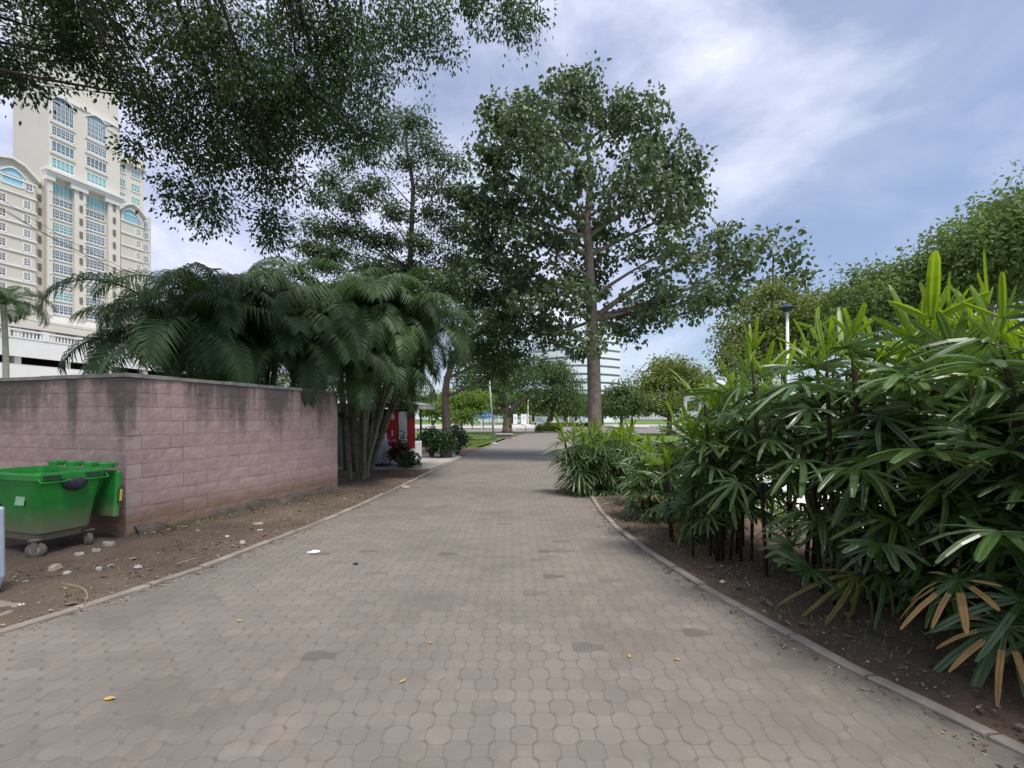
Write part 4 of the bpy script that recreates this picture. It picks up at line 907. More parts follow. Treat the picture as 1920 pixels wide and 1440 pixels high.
def text(body, size, parent, loc, mat, rot=(R(90), 0, 0)):
    cu = bpy.data.curves.new('lettering', 'FONT'); cu.body = body; cu.size = size; cu.align_x = 'CENTER'; cu.extrude = .002; cu.materials.append(mat)
    t0 = bpy.data.objects.new('lettering', cu); C.objects.link(t0); bpy.context.view_layer.update(); me = bpy.data.meshes.new_from_object(t0.evaluated_get(bpy.context.evaluated_depsgraph_get())); bpy.data.objects.remove(t0)
    o = link('lettering', me); o.parent = parent; o.location = loc; o.rotation_euler = rot; return o
b1 = banner(-4.34, -3.98, 15.8, .72, 1.95, RED, 'red banner with white lettering and a white upright mark on the kiosk')
text('PLUXZ', .1, b1, (0, -.045, .86), WVIN); m_ = MB(); m_.box((b1.location.x, 15.75, 1.15), (.045, .012, .2)); m_.build('mark', WVIN, b1)
m_ = MB(); m_.lathe([(.02, -.11), (.07, -.06), (.075, .04), (.03, .1)], (b1.location.x, 15.75, 1.72), 10, Matrix.Diagonal((1, .1, 1, 1))); m_.build('emblem', WVIN, b1)
b2 = banner(-3.96, -3.66, 15.84, .5, 1.9, WVIN, 'white banner with dark slanted strokes between the two red ones')
m_ = MB(); m_.box((b2.location.x, 15.79, 1.2), (.24, .012, .03), Matrix.Rotation(R(28), 3, 'Y')); m_.box((b2.location.x + .03, 15.79, 1.08), (.18, .012, .025), Matrix.Rotation(R(20), 3, 'Y')); m_.build('mark', DINT, b2)
b3 = banner(-3.64, -3.4, 15.88, .6, 1.9, RED, 'narrow red banner nearest the glossy shrubs')
# sack
sk = MB(); rings = []
for (r, z) in ((.26, 0), (.31, .05), (.33, .4), (.31, .75), (.27, .98), (.29, 1.05)):
    rings.append(([(x * (1 + .08 * noise.noise((x * 5, y * 5, z * 4))), y * (1 + .08 * noise.noise((x * 4, y * 6, z * 5 + 9)))) for x, y in rrect(r, r * .85, .1, 5)], z))
shell(sk, rings); s_ = sk.local('sack', SACK, None, True, Matrix.Translation((-4.6, 15.6, .1)) @ Matrix.Rotation(.3, 4, 'Z')); tag(s_, 'big white woven sack standing open by the kiosk opening', 'sack')
m_ = MB(); m_.box((-4.65, 15.6, .06), (.9, .7, .05)); tag(m_.build('pallet', DARKG), 'dark low pallet under the white sack', 'pallet')
m_ = MB(); m_.bbox((-5.02, 14.86, 1.62), (.16, .05, .07), .01); tag(m_.build('wall_light', WHITE), 'small white fitting on the grey kiosk sheet', 'light fitting')

# ------------------------------------------------------------------ lawn furniture: lamp posts, benches, hedge ring
def lamp_post(base, top, label, r=.055):
    b = Vector(base); root = thing('lamp_post', label, 'lamp post', b); t = Vector(top)
    m_ = MB(); m_.lathe([(.28, 0), (.28, .06), (.12, .1), (.09, .16)], b, 12); m_.build('base', GREYM, root)
    m_ = MB(); m_.tube([b, b.lerp(t, .5), t], [r * 1.3, r, r * .8], 8); m_.build('pole', GREYM, root, True)
    m_ = MB(); m_.tube([t, t + Vector((-.25, 0, .1)), t + Vector((-.5, 0, .1))], .03, 6); m_.bbox(t + Vector((-.62, 0, .1)), (.42, .18, .08), .02); m_.build('lamp_head', WHITE, root); return root
lamp_post((-1.13, 29, 0), P(917, 706, 29), 'slim grey lamp post on the lawn edge by the path')
# lantern post behind the hedge
lb5 = P(1478, 785, 18); lb5.z = 0
lr = thing('lantern_post', 'pale lantern post with a dark cap rising behind the hedge', 'lamp post', lb5)
m_ = MB(); m_.tube([lb5, P(1476, 585, 18)], [.07, .055], 8); m_.build('pole', WHITE, lr, True)
t_ = P(1476, 585, 18); m_ = MB(); m_.lathe([(.04, 0), (.17, .04), (.17, .09), (.3, .16), (.1, .3), (.02, .32)], t_, 12); m_.build('lantern', NAVY, lr)
for (px0, px1, py, h, lab_) in ((929, 961, 823, .42, 'long pale concrete bench on the lawn before the old tree'), (960, 976, 815.5, .4, 'short concrete bench right of the old tree')):
    g0, g1 = G(px0, py), G(px1, py); c = (g0 + g1) / 2; wd = (g1 - g0).length
    bn = thing('bench', lab_, 'bench', c, 0, 'concrete benches on the lawn')
    m_ = MB(); m_.bbox(c + Vector((0, .3, h - .06 + .03)), (wd, .7, .12), .02); m_.build('seat', CONC, bn)
    m_ = MB(); m_.box(c + Vector((0, .3, (h - .1) / 2 + .02)), (wd * .94, .55, h - .1)); m_.build('plinth', surf('bench_plinth', (.36, .31, .26), (.28, .24, .2), 3, .9, .2, 20), bn)
hr = thing('round_hedge', 'round clipped hedge planter in the middle of the plaza', 'hedge', (4.3, 54, 0)); cl = []
for i in range(260):
    a = U(0, 6.28); rr = 1.25 + U(-.25, .2); cl.append(Vector((4.3 + rr * math.cos(a), 54 + rr * math.sin(a), U(.15, .72))))
link('foliage', crown_mesh('foliage', cl, .3, 26, .13, HEDGEM, (4.3, 54, 0), False, .6, .1, .8), hr)
m_ = MB(); m_.lathe([(1.5, 0), (1.5, .14), (1.4, .16), (.4, .16)], (4.3, 54, 0), 24); m_.build('planter_kerb', CONC, hr)
# path-end bollard rail
m_ = MB(); q0 = P(986, 811, 52); q0.z = 0
m_.tube([q0, q0 + Vector((0, 0, .8)), q0 + Vector((-.25, 0, 1.0)), q0 + Vector((-1.6, .3, 1.0)), q0 + Vector((-1.7, .3, 0))], .045, 6); tag(m_.build('rail', GREYM), 'small bent metal rail at the lawn corner', 'rail')
# pavilion with blue roof
pv_ = thing('pavilion', 'open blue-roofed pavilion on white posts beyond the lawn', 'pavilion', (-5.6, 76, 0))
m_ = MB(); x0, x1, y0, y1 = -9.0, -2.9, 74, 79; m_.add([(x0, y0, 2.0), (x1, y0, 2.0), (x1, y1, 2.0), (x0, y1, 2.0), (x0 + 1.6, 76.5, 3.1), (x1 - 1.6, 76.5, 3.1), (x0, y0, 1.85), (x1, y0, 1.85), (x1, y1, 1.85), (x0, y1, 1.85)], [(0, 1, 5, 4), (1, 2, 5), (2, 3, 4, 5), (3, 0, 4), (6, 7, 1, 0), (7, 8, 2, 1), (8, 9, 3, 2), (9, 6, 0, 3), (9, 8, 7, 6)]); m_.build('roof', BLUE, pv_)
for px in (-8.8, -6.9, -5.0, -3.1):
    for yy in (74.2, 78.8):
        m_ = MB(); m_.box((px, yy, .93), (.16, .16, 1.86)); m_.build('post', WHITE, pv_)
# white pylons, flag poles, far sign
for (px, d, wd, h0, lab_) in ((966, 100, .9, 2.6, 'plain white pylon with dark patch right of the old trunk'), (982, 104, 1.3, 2.7, 'wider white pylon with grey markings beyond the limb')):
    x = (px - CX) / F * d; q = thing('white_pylon', lab_, 'pylon', (x, d, 0), 0, 'white pylons across the road')
    m_ = MB(); m_.bbox((x, d, h0 / 2), (wd, .4, h0), .04); m_.build('slab', WHITE, q); m_ = MB(); m_.bbox((x + .2, d, .15), (wd + 1.4, 1.2, .3), .05); m_.build('plinth', WHITE, q)
    m_ = MB(); m_.lathe([(.02, -.012), (.2, -.008), (.2, .008), (.02, .012)], (x, d - .21, h0 * .68), 10, Matrix.Rotation(R(90), 4, 'X')); m_.build('emblem', GREYM, q)
for (px, d, ty, lab_) in ((956, 105, 758, 'white flag pole left of the leaning limb'), (990, 105, 752, 'white flag pole right of the pylons'), (1066, 112, 770, 'thin white pole near the tall trunk')):
    x = (px - CX) / F * d; tp = P(px, ty, d); m_ = MB(); m_.tube([(x, d, 0), tp], [.13, .1], 8); m_.lathe([(.16, 0), (.2, .1), (.05, .25)], tp, 8); tag(m_.build('flag_pole', WHITE), lab_, 'pole', 'white poles across the road')
def far_car(px, d, mat, label):
    x = (px - CX) / F * d; c = thing('parked_car', label, 'car', (x, d, 0), 0, 'cars parked across the road')
    m_ = MB(); m_.add([(x + a, d + b, z) for b in (-.85, .85) for (a, z) in ((-2.1, .3), (-2.15, .8), (-1.3, .9), (-.7, 1.4), (.7, 1.42), (1.5, .92), (2.1, .82), (2.12, .3))], [tuple(range(8)), tuple(range(15, 7, -1))] + [(i, (i + 1) % 8, 8 + (i + 1) % 8, 8 + i)[::-1] for i in range(8)]); m_.build('body', mat, c)
    m_ = MB(); m_.add([(x + a, d - .86, z) for (a, z) in ((-1.15, .93), (-.65, 1.33), (.65, 1.35), (1.3, .95))], [(0, 3, 2, 1)]); m_.build('window', GLASS, c)
    for a in (-1.35, 1.35):
        m_ = MB(); m_.lathe([(.1, -.1), (.31, -.1), (.31, .1), (.1, .1)], (x + a, d - .8, .31), 14, Matrix.Rotation(R(90), 4, 'X')); m_.build('wheel', BLACK, c)
far_car(1045, 118, WHITE, 'white car parked beyond the round hedge'); far_car(1012, 121, GREYM, 'grey car parked left of the leaning tree'); far_car(1090, 117, WHITE, 'white car half behind the tall trunk')
# hedge strip across the plaza
hs = thing('low_hedge', 'low clipped hedge strip across the plaza behind the round hedge', 'hedge', (12, 92, 0))
cl = [Vector((U(6.5, 18), 92 + U(-.5, .5), U(.1, .7))) for _ in range(300)]
link('foliage', crown_mesh('foliage', cl, .4, 14, .25, HEDGEM, (12, 92, 0), False, .6, .1, .8), hs)
# white awning beyond the hedge
aw = thing('white_awning', 'white metal-framed awning corner showing above the sunlit palms', 'awning', (6.6, 14.6, 0))
A0 = P(1283, 745, 14); A1 = P(1345, 712, 13.2)
m_ = MB(); e = Vector((1.6, 2.6, .2)); m_.add([A0, A1, A1 + e, A0 + e, A0 + Vector((0, 0, -.14)), A1 + Vector((0, 0, -.14)), A1 + e + Vector((0, 0, -.14)), A0 + e + Vector((0, 0, -.14))], [(0, 1, 2, 3), (7, 6, 5, 4), (0, 4, 5, 1), (1, 5, 6, 2), (2, 6, 7, 3), (3, 7, 4, 0)]); m_.build('roof_panel', WHITE, aw)
for q in (A0 + Vector((.05, .05, 0)), A0 + e * .95, A1 + e * .9):
    m_ = MB(); m_.tube([Vector((q.x, q.y, .0)), q - Vector((0, 0, .1))], .05, 6); m_.build('post', WHITE, aw)

# ------------------------------------------------------------------ people
def person(loc, rz, shirt, pants, label, h=1.7, sit=False, cat='person'):
    root = thing('person', label, cat, loc, rz); s = h / 1.75
    hipz, J = (.95, None) if not sit else (.5, None)
    up = .55
    j = {'pel': (0, 0, hipz), 'chest': (0, .02, hipz + .38), 'neck': (0, .01, hipz + .55), 'jaw': (0, -.02, hipz + .62), 'head': (0, -.01, hipz + .72), 'crown': (0, 0, hipz + .79)}
    r = {'pel': .155, 'chest': .165, 'neck': .06, 'jaw': .072, 'head': .095, 'crown': .06}; ed = [('pel', 'chest'), ('chest', 'neck'), ('neck', 'jaw'), ('jaw', 'head'), ('head', 'crown')]
    for sd, sx in (('l', 1), ('r', -1)):
        j['sh' + sd] = (sx * .19, .01, hipz + .47); j['el' + sd] = (sx * .25, .03, hipz + .2); j['wr' + sd] = (sx * .24, -.08, hipz - .03); j['ha' + sd] = (sx * .235, -.11, hipz - .13)
        r.update({'sh' + sd: .07, 'el' + sd: .048, 'wr' + sd: .034, 'ha' + sd: .036})
        if sit:
            j['hip' + sd] = (sx * .1, -.05, hipz); j['kn' + sd] = (sx * .12, -.45, hipz + .02); j['an' + sd] = (sx * .12, -.45, .08)
        else:
            j['hip' + sd] = (sx * .095, 0, hipz - .06); j['kn' + sd] = (sx * .1, -.02, hipz * .53); j['an' + sd] = (sx * .1, .02, .08)
        q = j['an' + sd]; j['to' + sd] = (q[0] + sx * .02, q[1] - .17, .035)
        r.update({'hip' + sd: .095, 'kn' + sd: .062, 'an' + sd: .045, 'to' + sd: .035})
        ed += [('chest', 'sh' + sd), ('sh' + sd, 'el' + sd), ('el' + sd, 'wr' + sd), ('wr' + sd, 'ha' + sd), ('pel', 'hip' + sd), ('hip' + sd, 'kn' + sd), ('kn' + sd, 'an' + sd), ('an' + sd, 'to' + sd)]
    ks = list(j); me = bpy.data.meshes.new('skeleton'); me.from_pydata([tuple(q * s for q in j[k]) for k in ks], [(ks.index(a), ks.index(b)) for a, b in ed], [])
    tmp = bpy.data.objects.new('skeleton', me); C.objects.link(tmp); tmp.modifiers.new('skin', 'SKIN'); sb = tmp.modifiers.new('sub', 'SUBSURF'); sb.levels = 1; sb.render_levels = 1
    for i, k in enumerate(ks):
        v = me.skin_vertices[0].data[i]; v.radius = (r[k] * s * (1.0), r[k] * s * (.75 if k in ('pel', 'chest') else 1)); v.use_root = (k == 'pel')
    dg = bpy.context.evaluated_depsgraph_get(); m2 = bpy.data.meshes.new_from_object(tmp.evaluated_get(dg)); bpy.data.objects.remove(tmp)
    m2.materials.clear()
    for q in (SKIN, shirt, pants, BLACK): m2.materials.append(q)
    for p in m2.polygons:
        c = p.center / s; z = c.z; p.use_smooth = True
        arm = abs(c.x) > .2
        p.material_index = 3 if z < .07 else (0 if z > hipz + .54 else ((0 if z < hipz + .24 else 1) if arm and z > hipz - .2 and (not sit or c.y > -.2) else (1 if z > hipz + .02 and c.y > -.25 else 2)))
    link('body', m2, root)
    m_ = MB(); hz = (hipz + .745) * s
    m_.lathe([(.1 * s, -.05 * s), (.112 * s, 0), (.09 * s, .06 * s), (.03 * s, .092 * s)], (0, .018 * s, hz), 12); m_.local('hair', HAIR, root, True)
    for sx in (-1, 1):
        m_ = MB(); m_.lathe([(.004 * s, -.004), (.012 * s, 0), (.004 * s, .004)], (sx * .035 * s, -.098 * s, (hipz + .71) * s), 6, Matrix.Rotation(R(90), 4, 'X')); m_.local('eye', HAIR, root)
    return root
g_ = P(854, 790, 27); person((g_.x, 27, .02), R(20), TBLK, TBLK, 'person in black standing behind the small round shrub', 1.48)
g_ = P(813, 790, 24); person((g_.x, 24, .02), R(-60), TWHT, JEAN, 'person in a white shirt behind the broad glossy shrub', 1.5)
g_ = P(957.5, 810, 47.6); person((g_.x, 47.8, .02), R(70), TBLK, TWHT, 'person in black top and white trousers seated by the old trunk', 1.7, True)

# ------------------------------------------------------------------ hotel on the left
Q0 = Vector((-104, 100, 0)); HD = Vector((.336, .942, 0)).normalized(); HN = Vector((HD.y, -HD.x, 0)); HB = -HN    # HN faces the park
hot = thing('hotel_tower', 'tall cream hotel tower with white trim and strips of windows', 'building', Q0)
def hp(s, n, z): return Q0 + HD * s + HN * n + Vector((0, 0, z))
def hbox(m_, s0, s1, n0, n1, z0, z1, m=0):
    a = [hp(s0, n0, 0), hp(s0, n1, 0), hp(s1, n1, 0), hp(s1, n0, 0)]; m_.prism([q for q in a], z0, z1, m)
m_ = MB(); hbox(m_, 1.4, 15.2, -14, -.6, 17, 92); hbox(m_, -.8, 1.4, -14, -1.6, 17, 54); hbox(m_, 15.2, 22.6, -13, -3.2, 17, 71); m_.build('tower_wall', CREAM, hot)
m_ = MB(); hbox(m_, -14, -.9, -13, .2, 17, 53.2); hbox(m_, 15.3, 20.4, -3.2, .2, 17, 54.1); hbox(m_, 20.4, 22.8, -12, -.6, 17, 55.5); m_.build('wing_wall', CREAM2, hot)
for (s0, s1) in ((1.4, 2.0 - .1), (5.8, 8.0), (12.5, 15.0)):
    m_ = MB(); hbox(m_, s0 - (.5 if s0 < 2 else 0), s1, -.7, .5, 17, 55.6); m_.build('pilaster', CREAM, hot)
    m_ = MB(); hbox(m_, s0 - .8, s1 + .3, -.7, .85, 54.9, 56.1); m_.build('capital', WTRIM, hot)
for (a, b, n1, z0, z1) in ((.6, 15.5, 1.0, 56.1, 56.8), (.3, 15.8, 1.4, 56.8, 57.4), (1.2, 15.3, .3, 74.6, 75.2), (1.2, 15.3, .5, 24.0, 24.5), (.9, 15.6, .8, 23.2, 24.0)):
    m_ = MB(); hbox(m_, a, b, -.7, n1, z0, z1); m_.build('cornice', WTRIM, hot)
m_ = MB(); hbox(m_, 1.35, 15.25, -.6, .05, 57.4, 75.0); m_.build('upper_wall', CREAM, hot)
def win_mesh(wd, ht, cols, rows, tr=.3, fw=.13, arch=False):
    f = MB(); g = MB(); d = .12
    def bar(x0, x1, z0, z1): f.box(((x0 + x1) / 2, -.02, (z0 + z1) / 2), (x1 - x0, d, z1 - z0))
    bar(-wd / 2 - fw * 1.6, -wd / 2, -fw, ht + fw); bar(wd / 2, wd / 2 + fw * 1.6, -fw, ht + fw); bar(-wd / 2, wd / 2, -fw * 2.2, 0); bar(-wd / 2, wd / 2, ht, ht + fw)
    for i in range(1, cols): bar(-wd / 2 + wd * i / cols - .045, -wd / 2 + wd * i / cols + .045, 0, ht)
    if tr: 
        for i in range(cols): bar(-wd / 2 + wd * i / cols + .05, -wd / 2 + wd * (i + 1) / cols - .05, ht * tr - .04, ht * tr + .04)
    for r_ in range(1, rows):
        z = ht * tr + ht * (1 - tr) * r_ / rows
        for i in range(cols): bar(-wd / 2 + wd * i / cols + .05, -wd / 2 + wd * (i + 1) / cols - .05, z - .02, z + .02)
    if rows > 1:
        for i in range(cols):
            x = -wd / 2 + wd * (i + .5) / cols; bar(x - .02, x + .02, ht * tr + .04, ht)
    if arch:
        n = 10; pts = [(-wd / 2 - .3, ht + fw)] + [(-wd / 2 - .3 + (wd + .6) * i / n, ht + fw + 1.3 * math.sin(math.pi * i / n)) for i in range(1, n)] + [(wd / 2 + .3, ht + fw)]
        for i in range(n):
            a, b = pts[i], pts[i + 1]; f.add([(a[0], .05, a[1]), (b[0], .05, b[1]), (b[0], .05, b[1] + .3), (a[0], .05, a[1] + .3), (a[0], -.25, a[1]), (b[0], -.25, b[1]), (b[0], -.25, b[1] + .3), (a[0], -.25, a[1] + .3)], [(0, 1, 2, 3)[::-1], (4, 5, 6, 7), (0, 4, 7, 3), (1, 5, 6, 2)[::-1], (3, 7, 6, 2), (0, 1, 5, 4)])
        g.poly([(p[0], .02, p[1]) for p in pts])
    g.add([(-wd / 2, .02, 0), (wd / 2, .02, 0), (wd / 2, .02, ht), (-wd / 2, .02, ht)], [(0, 1, 2, 3)])
    return f, g
WM = {}
def window(kind, s, z, n, gl, parent=None):
    parent = parent or hot
    if kind not in WM:
        spec = {'strip': (3.9, 1.95, 5, 2), 'stripT': (3.9, 2.1, 5, 1), 'tall': (3.8, 3.1, 5, 1, .25), 'arch': (3.7, 4.2, 5, 3, .2, .13, True), 'small': (.95, 1.5, 2, 2), 'ped': (3.2, 1.9, 1, 1, 0, .13, True), 'mid': (2.0, 1.7, 3, 1)}[kind]
        f, g = win_mesh(*spec); WM[kind] = (f.mesh('window', WTRIM), g)
    key = (kind, gl.name)
    if key not in WM: WM[key] = WM[kind][1].mesh('pane', gl)
    # local x runs along HD, local y runs inward
    p = hp(s, n, z) - parent.location
    o = link('window', WM[kind][0], parent, frame(p, HD, -HN)); link('pane', WM[key], o); return o
for col, s in enumerate((3.85, 10.25)):
    for r_ in range(9):
        z = 25.6 + 3.08 * r_; window('strip', s, z, -.5, TEAL if (r_ == 1 and col == 0) or (r_ == 6 and col == 0) else GLASS)
    window('tall', s, 52.0, -.5, TEAL)
    for z, kd, gl in ((58.2, 'stripT', TEAL), (62.0, 'stripT', GLASS), (65.6, 'strip', GLASS), (69.0, 'arch', GLASS)): window(kd, s, z, .12, gl)
    for r_ in range(11):
        m_ = MB(); hbox(m_, s - 2.55, s - 2.2, .5, .62, 24.8 + 3.08 * r_, 25.1 + 3.08 * r_); m_.build('lamp_bracket', WTRIM, hot)
    for z in (61.3, 64.9, 68.3):
        m_ = MB(); hbox(m_, s - 2.3, s + 2.3, .05, .3, z, z + .25); m_.build('string_course', WTRIM, hot)
for s in (.55, 7.0, 13.7):
    for r_ in range(10):
        m_ = MB(); q = .6 if s > 1 else -1.5; hbox(m_, s - .3, s + .3, q - .1, q + .06, 25.6 + 3.08 * r_, 27.0 + 3.08 * r_); m_.build('vent', surf('vent_shade', (.2, .17, .14), (.16, .14, .12), 3, .9, 0) if 'vent_shade' not in bpy.data.materials else bpy.data.materials['vent_shade'], hot)
for r_ in range(10):
    z = 25.4 + 3.08 * r_
    for s in (-2.3, -6.2, -9.8):
        if r_ < 8: window('small', s, z, .22, GLASS)
    if r_ < 9: window('small', 19.3, z - .6, .22, TEAL if r_ % 3 == 0 else GLASS)
    window('small', 21.6, z - .6, -.55, GLASS)
    m_ = MB(); hbox(m_, -14, -.7, .2, .4, z - .75, z - .45); m_.build('string_course', WTRIM, hot)
    m_ = MB(); hbox(m_, 15.3, 20.5, .2, .4, z - 1.3, z - 1.05); m_.build('string_course', WTRIM, hot)
def pediment(s0, s1, z0, zp, n):
    m_ = MB(); mid = (s0 + s1) / 2; lo = [(s0 - .6, z0), (s0 + (s1 - s0) * .25, z0 + (zp - z0) * .78), (mid, zp), (s0 + (s1 - s0) * .75, z0 + (zp - z0) * .78), (s1 + .6, z0)]
    for a, b in zip(lo, lo[1:]):
        P8 = [hp(a[0], -2, a[1]), hp(b[0], -2, b[1]), hp(b[0], n + .7, b[1]), hp(a[0], n + .7, a[1])]; P8 += [q + Vector((0, 0, .45)) for q in P8]
        m_.add(P8, [(3, 2, 1, 0), (4, 5, 6, 7), (2, 3, 7, 6), (0, 1, 5, 4), (1, 2, 6, 5), (3, 0, 4, 7)])
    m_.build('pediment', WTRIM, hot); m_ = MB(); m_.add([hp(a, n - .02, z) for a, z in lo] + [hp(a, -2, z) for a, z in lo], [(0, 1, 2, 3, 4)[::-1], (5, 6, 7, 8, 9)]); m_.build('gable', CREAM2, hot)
pediment(-8.8, -.9, 53.2, 56.3, .2); window('ped', -4.6, 51.1, .24, CYAN); window('small', -2.0, 51.0, .24, GLASS); window('small', -7.3, 51.0, .24, GLASS)
pediment(15.3, 20.4, 54.1, 56.7, .2); window('ped', 17.4, 51.9, .24, CYAN); window('small', 19.7, 52.0, .24, GLASS)
for z in (58.5, 62.0, 65.6):
    window('mid', 17.2, z, -3.15, TEAL); window('mid', 20.6, z, -3.15, TEAL)
m_ = MB(); hbox(m_, 15.2, 23.2, -13, -2.4, 68.4, 69.0); m_.build('cornice', WTRIM, hot)
m_ = MB(); hbox(m_, -14, -7.5, -12, -2.0, 53.2, 60.0); m_.build('balcony_wall', CREAM, hot); m_ = MB(); hbox(m_, -12, -7.0, -2.2, .2, 60.0, 60.5); m_.build('balcony_roof', WTRIM, hot)
# podium with car-park decks and balustrade
PD = Vector((.2, .98, 0)).normalized(); PN = Vector((PD.y, -PD.x, 0)); PO = Vector((-93.5, 74, 0))
pod = thing('hotel_podium', 'white car-park podium with a balustraded terrace below the hotel tower', 'building', PO)
def pbox(m_, s0, s1, n0, n1, z0, z1):
    m_.prism([PO + PD * s0 + PN * n0, PO + PD * s0 + PN * n1, PO + PD * s1 + PN * n1, PO + PD * s1 + PN * n0], z0, z1)
for (z0, z1) in ((13.2, 16.6), (8.6, 11.6), (3.8, 7.0)):
    m_ = MB(); pbox(m_, -16, 70, -.5, 0, z0, z1); m_.build('parapet_band', WTRIM, pod)
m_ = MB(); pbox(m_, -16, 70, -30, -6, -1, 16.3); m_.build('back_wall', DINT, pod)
for z in (16.3, 11.9, 7.4): m_ = MB(); pbox(m_, -16, 70, -32, -.5, z - .4, z - .05); m_.build('deck', CREAM2, pod)
for i in range(11): m_ = MB(); pbox(m_, -14 + i * 8, -13 + i * 8, -2.0, -.6, 0, 16.2); m_.build('column', CREAM, pod)
m_ = MB(); pbox(m_, -16, 70, -.35, .05, 18.0, 18.3); pbox(m_, -16, 70, -.4, .1, 16.6, 16.85)
for i in range(15): pbox(m_, -16 + i * 6, -15.1 + i * 6, -.45, .12, 16.6, 18.4)
m_.build('handrail', WTRIM, pod)
m_ = MB()
for i in range(150): s = -16 + i * .57; m_.lathe([(.08, 0), (.14, .3), (.07, .8), (.1, 1.15)], PO + PD * s + PN * -.15 + Vector((0, 0, 16.85)), 5)
tag(m_.build('balusters', WTRIM, pod), kind='stuff')
# terrace arcade under the tower
arc = MB(); hbox(arc, -14, 24, -10, 1.2, 21.0, 23.2); arc.build('arcade_fascia', CREAM, hot)
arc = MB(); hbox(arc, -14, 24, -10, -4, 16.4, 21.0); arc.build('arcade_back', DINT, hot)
for i, s in enumerate((-13, -8.5, -4, .2, 1.6, 7, 11, 14.6, 19, 23)):
    m_ = MB(); hbox(m_, s - .6, s + .6, -1.2, .8, 16.4, 21.0); m_.build('arcade_column', CREAM, hot)

# ------------------------------------------------------------------ far towers behind the big tree
gt = thing('glass_tower', 'pale teal glass tower with a roof antenna glimpsed through the big tree crown', 'building', (-10, 205, 0))
for i in range(40):
    bx_, bw_ = (-9, 26) if i < 35 else (-1, 18)
    m_ = MB(); m_.box((bx_, 205, 3.2 * i + 1.2), (bw_, 24, 2.3)); m_.build('glazing', TOWERG, gt)
    m_ = MB(); m_.box((bx_, 205, 3.2 * i + 2.75), (bw_ + .6, 24.6, .78)); m_.build('floor_band', BANDW, gt)
for i in range(9): m_ = MB(); m_.box((-22 + i * 3.25, 192.7, 56), (.5, .5, 112)); m_.build('mullion', BANDW, gt)
m_ = MB(); m_.tube([(-9.2, 200, 112), (-9.2, 200, 135), (-9.2, 200, 153)], [.7, .45, .2], 6)
for z in (132, 138, 144): m_.box((-9.2, 200, z), (3, .3, .3))
m_.build('antenna', GREYM, gt)
g3 = thing('banded_building', 'low office block with white bands and dark window strips behind the tall trunk', 'building', (28, 200, 0))
for i in range(12):
    z = 3.5 * i; cv = [(10 + 38 * u, 200 - 9 * math.sin(math.pi * u)) for u in [k / 12 for k in range(13)]] + [(48, 224), (10, 224)]
    m_ = MB(); m_.prism(cv, z, z + 2.55); m_.build('floor_band', BANDW, g3)
    cv2 = [(28 + (x - 28) * .985, 210 + (y - 210) * .97) for x, y in cv]; m_ = MB(); m_.prism(cv2, z + 2.55, z + 3.5); m_.build('window_strip', GLASS, g3)

# ------------------------------------------------------------------ coconut palm and wires on the left
cb = Vector((-33.6, 30, 0)); cp = thing('coconut_palm', 'coconut palm in front of the hotel podium, cut by the frame edge', 'palm tree', cb)
m_ = MB(); top = P(6, 572, 30); m_.tube(bez(cb, top, (.3, 0, .5), 10), [.26, .2, .18, .17, .16, .16, .15, .15, .15, .16], 8); m_.build('trunk', surf('coconut_trunk', (.36, .33, .29), (.24, .22, .19), 4, .9, .5, 20), cp, True)
for q in range(17):
    M = Matrix.Translation(top - cb) @ Matrix.Rotation(q * 2.4, 4, 'Z') @ Matrix.Rotation(R(2 + q * 3.2), 4, 'Y') @ Matrix.Scale(U(1.15, 1.4), 4); link('frond', random.choice(FROND), cp, M)
WIREM = surf('wire_black', (.03, .03, .03), None, 3, .7, 0)
for i, (a, b, sag, r, lab_) in enumerate((((-60, 355), (450, 590), 1.2, .035, 'thickest black power line slanting across the hotel'), ((-60, 332), (450, 585), 1.5, .02, 'upper thin power line slanting across the hotel'), ((-60, 345), (450, 600), 1.6, .018, 'lower thin power line slanting across the hotel'), ((-60, 575), (450, 640), .9, .02, 'low cable crossing in front of the terrace balustrade'))):
    A, B = P(*a, 42), P(*b, 52); m_ = MB(); m_.tube([A.lerp(B, u) - Vector((0, 0, sag * 4 * u * (1 - u))) for u in [k / 14 for k in range(15)]], r, 4); tag(m_.build('power_line', WIREM), lab_, 'power line', 'power lines in front of the hotel')
up_ = P(450, 600, 52); m_ = MB(); m_.tube([(up_.x, 52, 0), (up_.x, 52, up_.z + 1.5)], [.18, .13], 8); m_.box((up_.x, 52, up_.z + .9), (2, .12, .12)); tag(m_.build('utility_pole', surf('pole_concrete', (.4, .38, .36))), 'concrete utility pole hidden behind the areca fronds', 'utility pole')

# ------------------------------------------------------------------ litter, stones, fallen leaves
def chip(name, x, y, z, size, mat, label, cat, group=None, flat=.4, seed=0):
    rnd = random.Random(seed); m_ = MB(); n = 7; top = []; bot = []
    for i in range(n):
        a = 6.283 * i / n + rnd.uniform(-.25, .25); r = size * rnd.uniform(.35, .62); bot.append(Vector((r * math.cos(a), r * math.sin(a) * .75, 0))); top.append(bot[-1] * rnd.uniform(.7, .92) + Vector((0, 0, size * flat * rnd.uniform(.6, 1.1))))
    m_.add(bot + top, [tuple(range(n))[::-1], tuple(range(n, 2 * n))] + [(i, (i + 1) % n, n + (i + 1) % n, n + i) for i in range(n)])
    o = m_.local(name, mat, None, False, Matrix.Translation((x, y, z)) @ Matrix.Rotation(rnd.uniform(0, 6), 4, 'Z') @ Matrix.Rotation(rnd.uniform(-.12, .12), 4, 'X')); return tag(o, label, cat, group)
